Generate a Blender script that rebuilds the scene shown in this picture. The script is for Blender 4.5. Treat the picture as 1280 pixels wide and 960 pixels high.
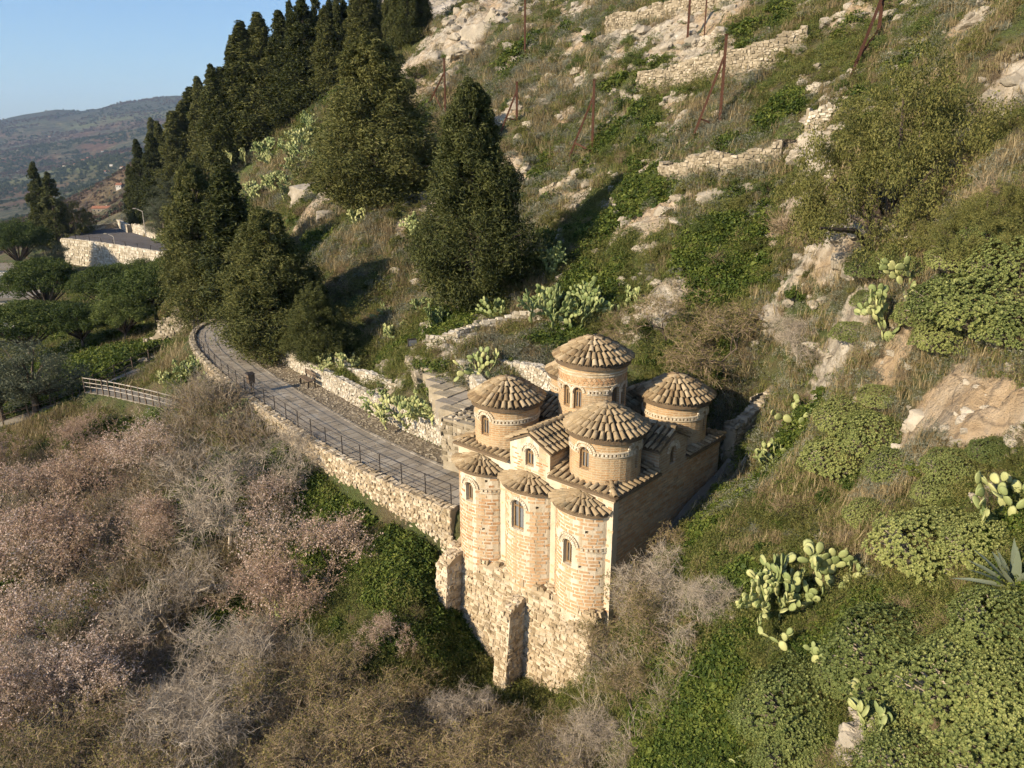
import bpy, math, random
import numpy as np
from mathutils import Vector, Matrix

for _o in list(bpy.data.objects): bpy.data.objects.remove(_o)
scene = bpy.context.scene
COL = scene.collection
random.seed(7)
RNG = np.random.default_rng(11)

# ---------------------------------------------------------------- camera
F_PX, PITCH, CAMZ = 950.0, math.radians(17.81), 16.0
cam_d = bpy.data.cameras.new('camera'); cam = bpy.data.objects.new('camera', cam_d); COL.objects.link(cam)
cam_d.sensor_width = 36.0; cam_d.lens = 36.0*F_PX/1280.0
cam_d.clip_start = 0.1; cam_d.clip_end = 30000
cam.location = (0, 0, CAMZ); cam.rotation_euler = (math.radians(90)-PITCH, 0, 0)
scene.camera = cam
# ---------------------------------------------------------------- light
SUN_EL = math.radians(25); SUN_H = Vector((-0.83, -0.56, 0)).normalized()
world = bpy.data.worlds.new('World'); scene.world = world; world.use_nodes = True
wn = world.node_tree; wn.nodes.clear()
sky = wn.nodes.new('ShaderNodeTexSky'); sky.sky_type = 'NISHITA'; sky.sun_disc = False
sky.sun_elevation = SUN_EL; sky.sun_rotation = math.atan2(SUN_H.x, SUN_H.y)
sky.altitude = 400; sky.air_density = 1.0; sky.dust_density = 1.2; sky.ozone_density = 5.0
bg = wn.nodes.new('ShaderNodeBackground'); bg.inputs['Strength'].default_value = 0.105
wo = wn.nodes.new('ShaderNodeOutputWorld')
wn.links.new(sky.outputs[0], bg.inputs[0]); wn.links.new(bg.outputs[0], wo.inputs[0])
sun_d = bpy.data.lights.new('sun', 'SUN'); sun = bpy.data.objects.new('sun', sun_d); COL.objects.link(sun)
sun_d.energy = 4.6; sun_d.angle = math.radians(0.53); sun_d.color = (1.0, 0.83, 0.60)
_d = Vector((SUN_H.x*math.cos(SUN_EL), SUN_H.y*math.cos(SUN_EL), math.sin(SUN_EL)))
sun.rotation_euler = _d.to_track_quat('Z', 'Y').to_euler(); sun.location = (-20, -10, 60)
scene.view_settings.view_transform = 'Standard'; scene.view_settings.look = 'None'
scene.view_settings.exposure = 0.82; scene.view_settings.gamma = 1.0
scene.view_settings.use_curve_mapping = False
scene.render.engine = 'CYCLES'
scene.cycles.max_bounces = 4; scene.cycles.diffuse_bounces = 2; scene.cycles.transmission_bounces = 2; scene.cycles.volume_bounces = 1
scene.cycles.transparent_max_bounces = 4; scene.cycles.use_light_tree = False
scene.cycles.use_adaptive_sampling = True; scene.cycles.adaptive_threshold = 0.02; scene.cycles.adaptive_min_samples = 12

# ---------------------------------------------------------------- pixel <-> world helpers
CP, SP = math.cos(PITCH), math.sin(PITCH)
def ray(px, py):
    u, v = (px-640)/F_PX, (480-py)/F_PX
    return np.array([u, CP+v*SP, -SP+v*CP])
def P(px, py, Y):
    r = ray(px, py); t = Y/r[1]
    return np.array([r[0]*t, Y, CAMZ+r[2]*t])
def PZ(px, py, z):
    r = ray(px, py); t = (z-CAMZ)/r[2]
    return np.array([r[0]*t, r[1]*t, z])
def axis_depth(p): return p[1]*CP-(p[2]-CAMZ)*SP

# ---------------------------------------------------------------- noise
def _hash(i, j, k, s):
    n = (i*374761393 + j*668265263 + k*2147483647 + s*974634777) & 0xFFFFFFFF
    n = ((n ^ (n >> 13))*1274126177) & 0xFFFFFFFF
    n = (n ^ (n >> 16))
    return (n & 0xFFFFFF)/float(0xFFFFFF)
def vnoise(x, y, z=None, seed=0):
    x = np.asarray(x, float); y = np.asarray(y, float)
    z = np.zeros_like(x) if z is None else np.asarray(z, float)
    xi, yi, zi = np.floor(x), np.floor(y), np.floor(z)
    fx, fy, fz = x-xi, y-yi, z-zi
    fx, fy, fz = [f*f*(3-2*f) for f in (fx, fy, fz)]
    xi, yi, zi = xi.astype(np.int64), yi.astype(np.int64), zi.astype(np.int64)
    r = 0
    for a in (0, 1):
        for b in (0, 1):
            for c in (0, 1):
                w = (fx if a else 1-fx)*(fy if b else 1-fy)*(fz if c else 1-fz)
                r = r + w*_hash(xi+a, yi+b, zi+c, seed)
    return r*2-1
def fbm(x, y, z=None, seed=0, oct=4, gain=.5):
    r, a, f = 0, 1.0, 1.0
    for o in range(oct):
        r = r + a*vnoise(np.asarray(x)*f, np.asarray(y)*f, None if z is None else np.asarray(z)*f, seed+o*17)
        a *= gain; f *= 2.03
    return r

# ---------------------------------------------------------------- mesh helpers
def mesh_np(name, V, quads=None, tris=None, mats=(), smooth=False, uv=None, matidx=None):
    me = bpy.data.meshes.new(name)
    V = np.ascontiguousarray(V, np.float32)
    parts, sizes = [], []
    if quads is not None and len(quads):
        q = np.asarray(quads, np.int32); parts.append(q.ravel()); sizes.append(np.full(len(q), 4, np.int32))
    if tris is not None and len(tris):
        t = np.asarray(tris, np.int32); parts.append(t.ravel()); sizes.append(np.full(len(t), 3, np.int32))
    li = np.concatenate(parts); sz = np.concatenate(sizes)
    me.vertices.add(len(V)); me.vertices.foreach_set('co', V.ravel())
    me.loops.add(len(li)); me.loops.foreach_set('vertex_index', li)
    me.polygons.add(len(sz))
    st = np.concatenate([[0], np.cumsum(sz)[:-1]]).astype(np.int32)
    me.polygons.foreach_set('loop_start', st); me.polygons.foreach_set('loop_total', sz)
    if matidx is not None: me.polygons.foreach_set('material_index', np.asarray(matidx, np.int32))
    me.polygons.foreach_set('use_smooth', np.full(len(sz), bool(smooth)))
    if uv is not None:
        l = me.uv_layers.new(name='UVMap'); l.data.foreach_set('uv', np.asarray(uv, np.float32)[li].ravel())
    for m in (mats if isinstance(mats, (list, tuple)) else [mats]): me.materials.append(m)
    me.update(calc_edges=True); me.validate()
    return me
class MB:
    """collects verts / quads / tris of one mesh"""
    def __init__(s): s.V = []; s.Q = []; s.T = []; s.n = 0; s.U = []
    def add(s, V, Q=None, T=None, U=None):
        V = np.asarray(V, float).reshape(-1, 3); s.V.append(V)
        s.U.append(np.zeros((len(V), 2)) if U is None else np.asarray(U, float))
        if Q is not None and len(Q): s.Q.append(np.asarray(Q)+s.n)
        if T is not None and len(T): s.T.append(np.asarray(T)+s.n)
        s.n += len(V)
    def box(s, c, d, M=None, jit=0, rng=None, taper=1.0):
        v = np.array([[x, y, z] for z in (-.5, .5) for y in (-.5, .5) for x in (-.5, .5)])
        v[4:, :2] *= taper
        v = v*np.asarray(d)
        if jit: v = v+(rng or RNG).uniform(-jit, jit, v.shape)
        if M is not None: v = v@np.asarray(M).T
        s.add(v+np.asarray(c), [[0, 2, 3, 1], [4, 5, 7, 6], [0, 1, 5, 4], [2, 6, 7, 3], [0, 4, 6, 2], [1, 3, 7, 5]])
    def tube(s, p0, p1, r0, r1, n=6, cap=True):
        p0, p1 = np.asarray(p0, float), np.asarray(p1, float)
        d = p1-p0; L = np.linalg.norm(d)
        if L < 1e-6: return
        d /= L; a = np.array([0, 0, 1.]) if abs(d[2]) < .9 else np.array([1., 0, 0])
        u = np.cross(d, a); u /= np.linalg.norm(u); w = np.cross(d, u)
        t = np.arange(n)/n*2*math.pi
        ring = np.cos(t)[:, None]*u+np.sin(t)[:, None]*w
        V = np.vstack([p0+ring*r0, p1+ring*r1])
        i = np.arange(n); j = (i+1) % n
        Q = np.stack([i, j, j+n, i+n], 1)
        T = None
        if cap:
            V = np.vstack([V, p0, p1])
            T = np.vstack([np.stack([j, i, np.full(n, 2*n)], 1), np.stack([i+n, j+n, np.full(n, 2*n+1)], 1)])
        s.add(V, Q, T)
    def mesh(s, name, mats, smooth=False, uv=False):
        return mesh_np(name, np.vstack(s.V), np.vstack(s.Q) if s.Q else None, np.vstack(s.T) if s.T else None,
                       mats, smooth, np.vstack(s.U) if uv else None)
    def obj(s, name, mats, parent=None, smooth=False, uv=False, kind=None):
        return obj(name, s.mesh(name, mats, smooth, uv), parent, kind=kind)
def obj(name, me, parent=None, loc=None, kind=None):
    o = bpy.data.objects.new(name, me); COL.objects.link(o)
    if parent is not None: o.parent = parent
    if loc is not None: o.location = loc
    if kind: o['kind'] = kind
    return o
def tag(o, label, cat, group=None):
    o['label'] = label; o['category'] = cat
    if group: o['group'] = group
    return o
def thing(name, label, cat, loc=(0, 0, 0), rz=0, group=None):
    o = bpy.data.objects.new(name, None); COL.objects.link(o)
    o.location = loc; o.rotation_euler = (0, 0, rz); o.empty_display_size = .3
    return tag(o, label, cat, group)
def copy_tree(o, parent=None):
    c = o.copy(); COL.objects.link(c); c.parent = parent
    for ch in o.children: copy_tree(ch, c)
    return c

# ---------------------------------------------------------------- materials
def new_mat(name, rough=.9):
    m = bpy.data.materials.new(name); m.use_nodes = True
    nt = m.node_tree; b = nt.nodes['Principled BSDF']; b.inputs['Roughness'].default_value = rough
    b.inputs['Specular IOR Level'].default_value = .25
    return m, nt, b
def N(nt, typ, **kw):
    n = nt.nodes.new(typ)
    for k, v in kw.items():
        if k.startswith('_'): setattr(n, k[1:], v)
        else: n.inputs[k.replace('_', ' ')].default_value = v
    return n
def ramp(nt, src, stops, interp='LINEAR'):
    r = nt.nodes.new('ShaderNodeValToRGB'); r.color_ramp.interpolation = interp
    el = r.color_ramp.elements
    while len(el) < len(stops): el.new(.5)
    for e, (p, c) in zip(el, stops):
        e.position = p; e.color = (*c, 1) if len(c) == 3 else c
    nt.links.new(src, r.inputs[0]); return r.outputs[0]
def mixc(nt, fac, a, b, mode='MIX'):
    m = nt.nodes.new('ShaderNodeMix'); m.data_type = 'RGBA'; m.blend_type = mode
    for s, v in ((m.inputs[0], fac), (m.inputs[6], a), (m.inputs[7], b)):
        if isinstance(v, bpy.types.NodeSocket): nt.links.new(v, s)
        elif isinstance(v, (int, float)): s.default_value = v
        else: s.default_value = (*v, 1)
    return m.outputs[2]
def math_n(nt, op, a, b=None, clamp=False):
    m = nt.nodes.new('ShaderNodeMath'); m.operation = op; m.use_clamp = clamp
    for s, v in ((m.inputs[0], a), (m.inputs[1], b)):
        if v is None: continue
        if isinstance(v, bpy.types.NodeSocket): nt.links.new(v, s)
        else: s.default_value = v
    return m.outputs[0]
def noise_n(nt, vec, scale, detail=4, rough=.55, out=0):
    n = nt.nodes.new('ShaderNodeTexNoise'); n.inputs['Scale'].default_value = scale
    n.inputs['Detail'].default_value = detail; n.inputs['Roughness'].default_value = rough
    if vec is not None: nt.links.new(vec, n.inputs['Vector'])
    return n.outputs[out]
def bump_n(nt, b, h, strength=.5, dist=.05):
    m = nt.nodes.new('ShaderNodeBump'); m.inputs['Strength'].default_value = strength; m.inputs['Distance'].default_value = dist
    nt.links.new(h, m.inputs['Height']); nt.links.new(m.outputs[0], b.inputs['Normal'])
def pos(nt): return nt.nodes.new('ShaderNodeNewGeometry').outputs['Position']
def tco(nt, w='Object'): return nt.nodes.new('ShaderNodeTexCoord').outputs[w]
def island(nt): return nt.nodes.new('ShaderNodeNewGeometry').outputs['Random Per Island']

def leaf_mat(name, c0, c1, c2, trans=.3, scale=1.2, rough=.65):
    m, nt, b = new_mat(name, rough)
    n = noise_n(nt, pos(nt), scale, 2)
    rnd = island(nt)
    oi = nt.nodes.new('ShaderNodeObjectInfo').outputs['Random']
    f = math_n(nt, 'ADD', math_n(nt, 'MULTIPLY', rnd, .55), math_n(nt, 'MULTIPLY', n, .55))
    f = math_n(nt, 'ADD', f, math_n(nt, 'MULTIPLY', math_n(nt, 'SUBTRACT', oi, .5), .45))
    c = ramp(nt, f, [(.25, c0), (.55, c1), (.85, c2)])
    nt.links.new(c, b.inputs['Base Color'])
    t = nt.nodes.new('ShaderNodeBsdfTranslucent'); nt.links.new(c, t.inputs[0])
    mx = nt.nodes.new('ShaderNodeMixShader'); mx.inputs[0].default_value = trans
    nt.links.new(b.outputs[0], mx.inputs[1]); nt.links.new(t.outputs[0], mx.inputs[2])
    nt.links.new(mx.outputs[0], nt.nodes['Material Output'].inputs[0])
    return m
def plain_mat(name, c0, c1, scale=3, rough=.9, bump=.3, dist=.02, isl=.4, metal=0):
    m, nt, b = new_mat(name, rough)
    p = pos(nt); n = noise_n(nt, p, scale, 5)
    f = math_n(nt, 'ADD', math_n(nt, 'MULTIPLY', n, 1-isl), math_n(nt, 'MULTIPLY', island(nt), isl))
    nt.links.new(ramp(nt, f, [(.25, c0), (.75, c1)]), b.inputs['Base Color'])
    b.inputs['Metallic'].default_value = metal
    if bump: bump_n(nt, b, noise_n(nt, p, scale*4, 5), bump, dist)
    return m

def stone_mat(name, c0, c1, c2, stain=(.08, .075, .06), scale=2.0, stain_amt=.5):
    """weathered limestone: per-stone tone, blotches, grey lichen"""
    m, nt, b = new_mat(name, .92)
    p = pos(nt)
    f = math_n(nt, 'ADD', math_n(nt, 'MULTIPLY', noise_n(nt, p, scale, 6), .6), math_n(nt, 'MULTIPLY', island(nt), .4))
    c = ramp(nt, f, [(.28, c0), (.5, c1), (.75, c2)])
    s = ramp(nt, noise_n(nt, p, scale*.6, 7, .7), [(.52, (0, 0, 0)), (.70, (1, 1, 1))])
    c = mixc(nt, math_n(nt, 'MULTIPLY', s, stain_amt), c, stain)
    nt.links.new(c, b.inputs['Base Color'])
    bump_n(nt, b, noise_n(nt, p, scale*9, 6, .65), .6, .04)
    return m

M = {}
M['bark'] = plain_mat('bark', (.06, .045, .035), (.16, .125, .095), 6, bump=.5)
M['twig_grey'] = plain_mat('twig_grey', (.22, .185, .14), (.48, .41, .32), 2, bump=0, isl=.6)
M['twig_brown'] = plain_mat('twig_brown', (.18, .135, .085), (.40, .30, .195), 2, bump=0, isl=.6)
M['blossom'] = leaf_mat('blossom', (.42, .28, .20), (.62, .46, .37), (.78, .66, .57), .4, .8)
M['bud_leaf'] = leaf_mat('bud_leaf', (.13, .125, .035), (.23, .21, .065), (.34, .28, .11), .4, .6)
M['conifer'] = leaf_mat('conifer', (.060, .072, .020), (.125, .135, .040), (.21, .205, .066), .25, .55)
M['cypress'] = leaf_mat('cypress', (.042, .054, .016), (.092, .104, .030), (.16, .16, .05), .2, .4)
M['pine'] = leaf_mat('pine', (.045, .070, .016), (.095, .130, .030), (.16, .19, .05), .2, .4)
M['olive'] = leaf_mat('olive', (.06, .075, .04), (.13, .145, .085), (.21, .22, .14), .2, .5)
M['oak'] = leaf_mat('oak', (.070, .080, .020), (.14, .145, .038), (.23, .215, .066), .28, .5)
M['euphorbia'] = leaf_mat('euphorbia', (.095, .125, .036), (.20, .235, .072), (.34, .355, .12), .28, .8)
M['herb'] = leaf_mat('herb', (.035, .062, .010), (.085, .125, .020), (.18, .21, .04), .3, .7)
M['grass'] = leaf_mat('grass', (.070, .100, .020), (.145, .175, .040), (.26, .25, .08), .35, .4)
M['dry_grass'] = leaf_mat('dry_grass', (.16, .12, .055), (.28, .22, .11), (.42, .34, .19), .3, .5)
M['grey_shrub'] = leaf_mat('grey_shrub', (.11, .12, .085), (.20, .21, .15), (.32, .32, .24), .2, .6)
M['cactus'] = leaf_mat('cactus', (.15, .20, .07), (.27, .31, .12), (.46, .46, .20), .08, .9, .55)
M['agave'] = leaf_mat('agave', (.17, .20, .13), (.27, .30, .20), (.40, .42, .29), .1, .6, .5)
M['wallstone'] = stone_mat('wallstone', (.18, .15, .10), (.32, .27, .19), (.48, .42, .32), stain_amt=.6)
M['whitestone'] = stone_mat('whitestone', (.30, .26, .19), (.47, .42, .33), (.62, .58, .49), stain_amt=.35)
M['basestone'] = stone_mat('basestone', (.26, .20, .12), (.44, .35, .23), (.60, .52, .39), (.12, .10, .075), 1.6, .45)
M['mortar'] = stone_mat('mortar', (.17, .14, .095), (.28, .235, .165), (.40, .35, .26), scale=1.5, stain_amt=.5)
M['rock'] = stone_mat('rock', (.24, .21, .16), (.44, .39, .31), (.60, .56, .48), (.10, .095, .085), .7, .55)
M['rust'] = plain_mat('rust', (.040, .019, .012), (.10, .043, .025), 5, .85, .3)
M['dark_metal'] = plain_mat('dark_metal', (.025, .022, .020), (.06, .05, .045), 8, .6, .1, metal=.3)
M['wood'] = plain_mat('wood', (.09, .065, .045), (.20, .15, .105), 5, .85, .4)
M['pale_wood'] = plain_mat('pale_wood', (.28, .25, .21), (.46, .42, .36), 5, .85, .2)
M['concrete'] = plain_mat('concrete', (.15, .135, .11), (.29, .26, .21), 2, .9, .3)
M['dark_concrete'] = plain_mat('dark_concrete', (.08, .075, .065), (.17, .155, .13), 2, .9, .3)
M['plaster'] = plain_mat('plaster', (.50, .47, .41), (.66, .63, .57), .3, .9, .1, isl=.1)
M['roof_red'] = plain_mat('roof_red', (.20, .085, .05), (.36, .17, .10), .8, .9, .2, isl=.2)
M['glass_dark'] = plain_mat('glass_dark', (.10, .105, .11), (.20, .21, .22), 3, .25, 0)
M['glass_far'] = plain_mat('glass_far', (.02, .022, .025), (.05, .052, .056), 3, .25, 0)
M['void'] = plain_mat('void', (.035, .028, .020), (.06, .048, .035), 3, .95, 0)
M['sign_red'] = plain_mat('sign_red', (.16, .035, .025), (.25, .06, .04), 3, .6, 0)
M['asphalt'] = plain_mat('asphalt', (.075, .07, .07), (.13, .12, .118), .6, .95, .2, isl=.1)
# ================================================================ TERRAIN
# control points: (px, py, forward distance) of bare ground read off the place
CPT = [
 # slope behind church
 (640,470,35.5),(560,490,36),(520,450,41),(620,420,40.5),(700,400,41),(595,374,47),(475,250,64),(560,140,84),(600,0,104),
 (420,300,66),(440,400,51),(360,440,48.5),(470,500,40),(540,538,34.6),(300,400,58.5),(400,240,77),(330,225,96),(300,280,92),
 (235,395,78),(215,372,98),(560,250,62),(650,300,54),(700,200,62),(700,50,80),(600,90,86),(800,100,62),(800,20,74),(900,50,60),(900,150,50.5),
 (1000,200,41),(850,270,43),(750,300,47),(950,330,36.5),(850,400,36.5),(780,430,37.5),(1000,400,31),(1040,350,28),(1030,440,29.5),
 (1100,50,47),(1040,130,43),(1150,250,27),(1130,200,33),(1270,150,27),(1280,20,34),(1170,100,38),
 (1110,380,23),(1250,400,19.5),(1250,440,19.0),(1230,540,16.9),(1150,540,18.9),(1070,470,24.5),(1080,550,21.5),(1000,500,27.5),(1000,600,22.3),(950,640,23),
 (1100,620,19),(1240,600,15.6),(1000,700,17.6),(880,720,20.3),(880,660,23.2),(1100,800,14),(1250,750,12.2),(1270,920,9.8),(1100,930,11.8),
 (930,930,14.4),(860,820,18),(800,900,18.8),(700,950,19.2),(640,940,20.0),(650,890,22.2),(720,886,21.5),(590,835,25.2),(540,800,25.4),(760,840,20.6),
 (920,565,29.0),(960,520,31),(850,650,25.6),(840,700,23.4),
 # below the road, left
 (0,960,22),(300,955,21.2),(500,955,20.6),(300,760,31),(450,675,30.6),(530,750,25.8),(550,674,28.7),(545,745,27.0),(572,805,26.0),(600,850,24.6),(365,562,36.7),(425,619,32.8),(525,657,29.6),(460,632,31.3),(100,700,36.5),
 (0,600,46),(200,565,45),(100,820,28.5),(340,540,42.8),(0,700,37),(560,860,23.5),
 (270,525,47.3),(240,470,51.5),(300,508,45.2),(225,452,57),(200,500,50),(120,490,54),(100,505,55.5),(0,530,53.5),(150,452,62),(200,472,55),(272,480,47.6),(225,425,66),(100,455,66),
 (160,430,72),(100,400,92),(0,420,90),(0,470,70),(0,365,125),(60,335,140),(60,380,110),(150,385,102),
 (130,290,175),(60,300,170),(207,268,165),(255,245,122),(300,192,126),(350,152,122),(400,122,118),(450,92,114),(500,62,112),(560,22,112),
]
# ---- the lane (level z = ROADZ) and the lower path
ROADZ = 1.5
ROAD = np.array([PZ(*p, ROADZ)[:2] for p in ((600,622),(560,606),(500,580),(430,545),(370,508),(320,475),(283,445),(268,425),(272,410))])
ROAD = np.vstack([ROAD, [ROAD[-1]+np.array([.5, 3.])]])
def smooth_path(p, n=60):
    p = np.asarray(p, float)
    # Catmull-Rom
    out = []
    q = np.vstack([2*p[0]-p[1], p, 2*p[-1]-p[-2]])
    for i in range(1, len(q)-2):
        for t in np.linspace(0, 1, max(2, n//(len(p)-1)), endpoint=False):
            out.append(.5*((2*q[i])+(-q[i-1]+q[i+1])*t+(2*q[i-1]-5*q[i]+4*q[i+1]-q[i+2])*t*t+(-q[i-1]+3*q[i]-3*q[i+1]+q[i+2])*t**3))
    out.append(p[-1]); return np.array(out)
ROADP = smooth_path(ROAD, 90)
def path_dist(x, y, path):
    """distance to polyline, side (+ = left of travel), arclength"""
    x = np.asarray(x, float); y = np.asarray(y, float)
    best = np.full(x.shape, 1e9); side = np.zeros(x.shape); arc = np.zeros(x.shape); s0 = 0
    for a, b in zip(path[:-1], path[1:]):
        d = b-a; L = np.linalg.norm(d); d = d/L
        t = np.clip((x-a[0])*d[0]+(y-a[1])*d[1], 0, L)
        qx, qy = x-a[0]-d[0]*t, y-a[1]-d[1]*t
        r = np.hypot(qx, qy); m = r < best
        best = np.where(m, r, best); side = np.where(m, np.sign(d[0]*qy-d[1]*qx), side); arc = np.where(m, s0+t, arc)
        s0 += L
    return best, side, arc
ROAD_L, ROAD_R = 1.25, 2.75          # half widths: paved to the left, paved + verge to the right
XYZ = np.array([P(*c) for c in CPT])
EXTRA = np.array([  # ground outside the picture, world metres
 [20,5,10],[30,15,19],[45,30,30],[60,60,45],[70,100,60],[14,3,4],[6,2,-1],[0,6,-4.5],[-10,5,-7],[-30,8,-11],[-60,20,-14],[-80,60,-16],
 [40,80,42],[20,120,36],[-10,140,30],[-40,170,24],[-70,200,12],[-120,200,-12],[-140,120,-18],[-110,90,-14],[-190,200,-30],[30,200,60],[80,200,80],
 [-60,150,6],[-100,240,-20],[-40,240,30],[20,30,17],[28,45,27]], float)
_pl = []
_pk = []
for _p in ((245,324),(200,318),(150,310),(110,304),(78,301)):
    _q = PZ(*_p, -2.8); _pk += [[_q[0]*.965, _q[1]*.965, -7.4], [_q[0]*.90, _q[1]*.90, -8.0]]
for _a, _b in zip(ROADP[:-1], ROADP[1:]):
    if _a[0] < -13.5 and _a[1] < 62:
        _t = (_b-_a)/np.linalg.norm(_b-_a); _n = np.array([-_t[1], _t[0]])
        _pl.append([*(_a+_n*2.4), ROADZ-.55])
EXTRA = np.vstack([EXTRA, np.array(_pl)[::4], np.array(_pk)])
CT = np.vstack([XYZ, EXTRA])
MQC = 2.2
def _mq(r2): return -np.sqrt(r2+MQC**2)
_A = _mq(((CT[:, None, :2]-CT[None, :, :2])**2).sum(-1)); n_ = len(CT)
_A = _A + np.eye(n_)*0.05
_B = np.zeros((n_+3, n_+3)); _B[:n_, :n_] = _A; _B[:n_, n_] = _B[n_, :n_] = 1
_B[:n_, n_+1:] = CT[:, :2]; _B[n_+1:, :n_] = CT[:, :2].T
_W = np.linalg.solve(_B, np.concatenate([CT[:, 2], [0, 0, 0]]))
def base_h(x, y):
    x = np.asarray(x, float); y = np.asarray(y, float)
    r = _W[n_]+_W[n_+1]*x+_W[n_+2]*y
    for i in range(n_):
        r = r+_W[i]*_mq((x-CT[i, 0])**2+(y-CT[i, 1])**2)
    return r

# ---- lower path and ramp (z varies)
LPATH = np.array([P(330,525,45.5), P(285,524,47), P(200,503,50), P(150,492,52.5), P(118,487,54)])
UPATH = np.array([P(-60,548,52), P(30,522,54), P(90,502,56), P(150,475,58.5), P(190,458,61), P(215,445,63)])
PARKZ = -2.8
PARK = np.array([PZ(*p, PARKZ) for p in ((245,324),(200,318),(150,310),(110,304),(78,301),(100,290),(150,284),(168,291),(245,313))])
YAW = math.radians(-42.04); CHX, CHY = 3.113, 28.04; CC, CS = math.cos(YAW), math.sin(YAW)
EAVE_W = CAMZ-11.31
BASE_Z = -4.6
def church_local(x, y):
    dx, dy = np.asarray(x)-CHX, np.asarray(y)-CHY
    return CC*dx+CS*dy, -CS*dx+CC*dy
def church_world(X, Y): return np.array([CHX+CC*X-CS*Y, CHY+CS*X+CC*Y])
def sstep(a, b, x): t = np.clip((x-a)/(b-a), 0, 1); return t*t*(3-2*t)
ROCKS = []      # (x, y, radius, amount) of bare rock, filled below
def poly_z(x, y, pth, half, h):
    d, s, a = path_dist(x, y, pth[:, :2])
    cum = np.concatenate([[0], np.cumsum(np.linalg.norm(np.diff(pth[:, :2], axis=0), axis=1))])
    zz = np.interp(a, cum, pth[:, 2])
    w = 1-sstep(half, half+.9, d)
    return h*(1-w)+zz*w
def inside_poly(x, y, poly):
    c = np.zeros(np.shape(x), bool); n = len(poly)
    for i in range(n):
        a, b = poly[i], poly[(i+1) % n]
        cond = ((a[1] > y) != (b[1] > y)) & (x < (b[0]-a[0])*(y-a[1])/(b[1]-a[1]+1e-12)+a[0])
        c ^= cond
    return c
def smooth_h(x, y):
    x = np.asarray(x, float); y = np.asarray(y, float)
    h = base_h(x, y)
    d, s, a = path_dist(x, y, ROADP)
    left = s > 0
    lw = 1-sstep(ROAD_L+.15, ROAD_L+.75, d); rw = 1-sstep(ROAD_R+.1, ROAD_R+.5, d)
    w = np.where(left, lw, rw)
    h = h*(1-w)+(ROADZ-.06)*w
    # ground behind the white wall stands above the lane
    up = (~left) & (d > ROAD_R) & (d < ROAD_R+5)
    h = np.where(up, np.maximum(h, (ROADZ+1.05)*sstep(ROAD_R+.1, ROAD_R+.7, d)+h*(1-sstep(ROAD_R+.1, ROAD_R+.7, d))), h)
    h = poly_z(x, y, LPATH, .8, h); h = poly_z(x, y, UPATH, 1.0, h)
    ins = inside_poly(x, y, PARK[:, :2]); h = np.where(ins, PARKZ-4.6, h)
    X, Y = church_local(x, y)
    h = np.where((np.abs(X) < 3.45) & (np.abs(Y) < 3.45), BASE_Z-.5, h)
    # churchyard terrace and walkway behind, left of the church
    return h
def rock_amt(x, y):
    r = np.zeros(np.shape(x))
    for (rx, ry, rr, am) in ROCKS:
        r = np.maximum(r, am*np.clip(1.35-np.hypot(x-rx, y-ry)/rr, 0, 1))
    return r
def flat_mask(x, y):
    d, s, a = path_dist(x, y, ROADP)
    f = sstep(np.where(s > 0, ROAD_L+.3, ROAD_R+.2), np.where(s > 0, ROAD_L+1.2, ROAD_R+1.0), d)
    f = f*sstep(.9, 1.8, path_dist(x, y, LPATH[:, :2])[0])*sstep(1.1, 2.0, path_dist(x, y, UPATH[:, :2])[0])
    f = np.where(inside_poly(x, y, PARK[:, :2]), 0, f)
    X, Y = church_local(x, y)
    f = f*sstep(0, .8, np.maximum(np.abs(X), np.abs(Y))-3.9)
    return f
def H(x, y):
    x = np.asarray(x, float); y = np.asarray(y, float)
    h = smooth_h(x, y)
    f = flat_mask(x, y)
    n = .28*fbm(x*.35, y*.35, seed=3, oct=4)+.05*fbm(x*2.1, y*2.1, seed=9, oct=2)
    ra = rock_amt(x, y); ra = np.maximum(ra, .42*sstep(36, 44, y)*sstep(-12, -6, x)*sstep(150, 110, y)*np.clip(fbm(x*.3, y*.3, seed=41, oct=3)+.45, 0, 1))
    rid = 1-np.abs(fbm(x*.55+.3*y, y*.55, seed=21, oct=5, gain=.55))
    n = n+ra*(.75*(rid-.35)+.30*np.floor(3*vnoise(x*.45, y*.45, seed=31))/3)
    return h+n*f
def G(px, py, tmin=6, tmax=320):
    r = ray(px, py); t = np.concatenate([np.arange(tmin, 60, .12), np.arange(60, tmax, .6)])
    x, y, z = r[0]*t, r[1]*t, CAMZ+r[2]*t
    dz = z-H(x, y); i = np.argmax(dz < 0)
    if not (dz < 0).any(): i = len(t)-1
    if i > 0:
        k = dz[i-1]/(dz[i-1]-dz[i]+1e-9); tt = t[i-1]+(t[i]-t[i-1])*min(max(k, 0), 1)
    else: tt = t[0]
    return np.array([r[0]*tt, r[1]*tt, CAMZ+r[2]*tt])
def onground(x, y): return float(H(np.array([x]), np.array([y]))[0])

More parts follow.
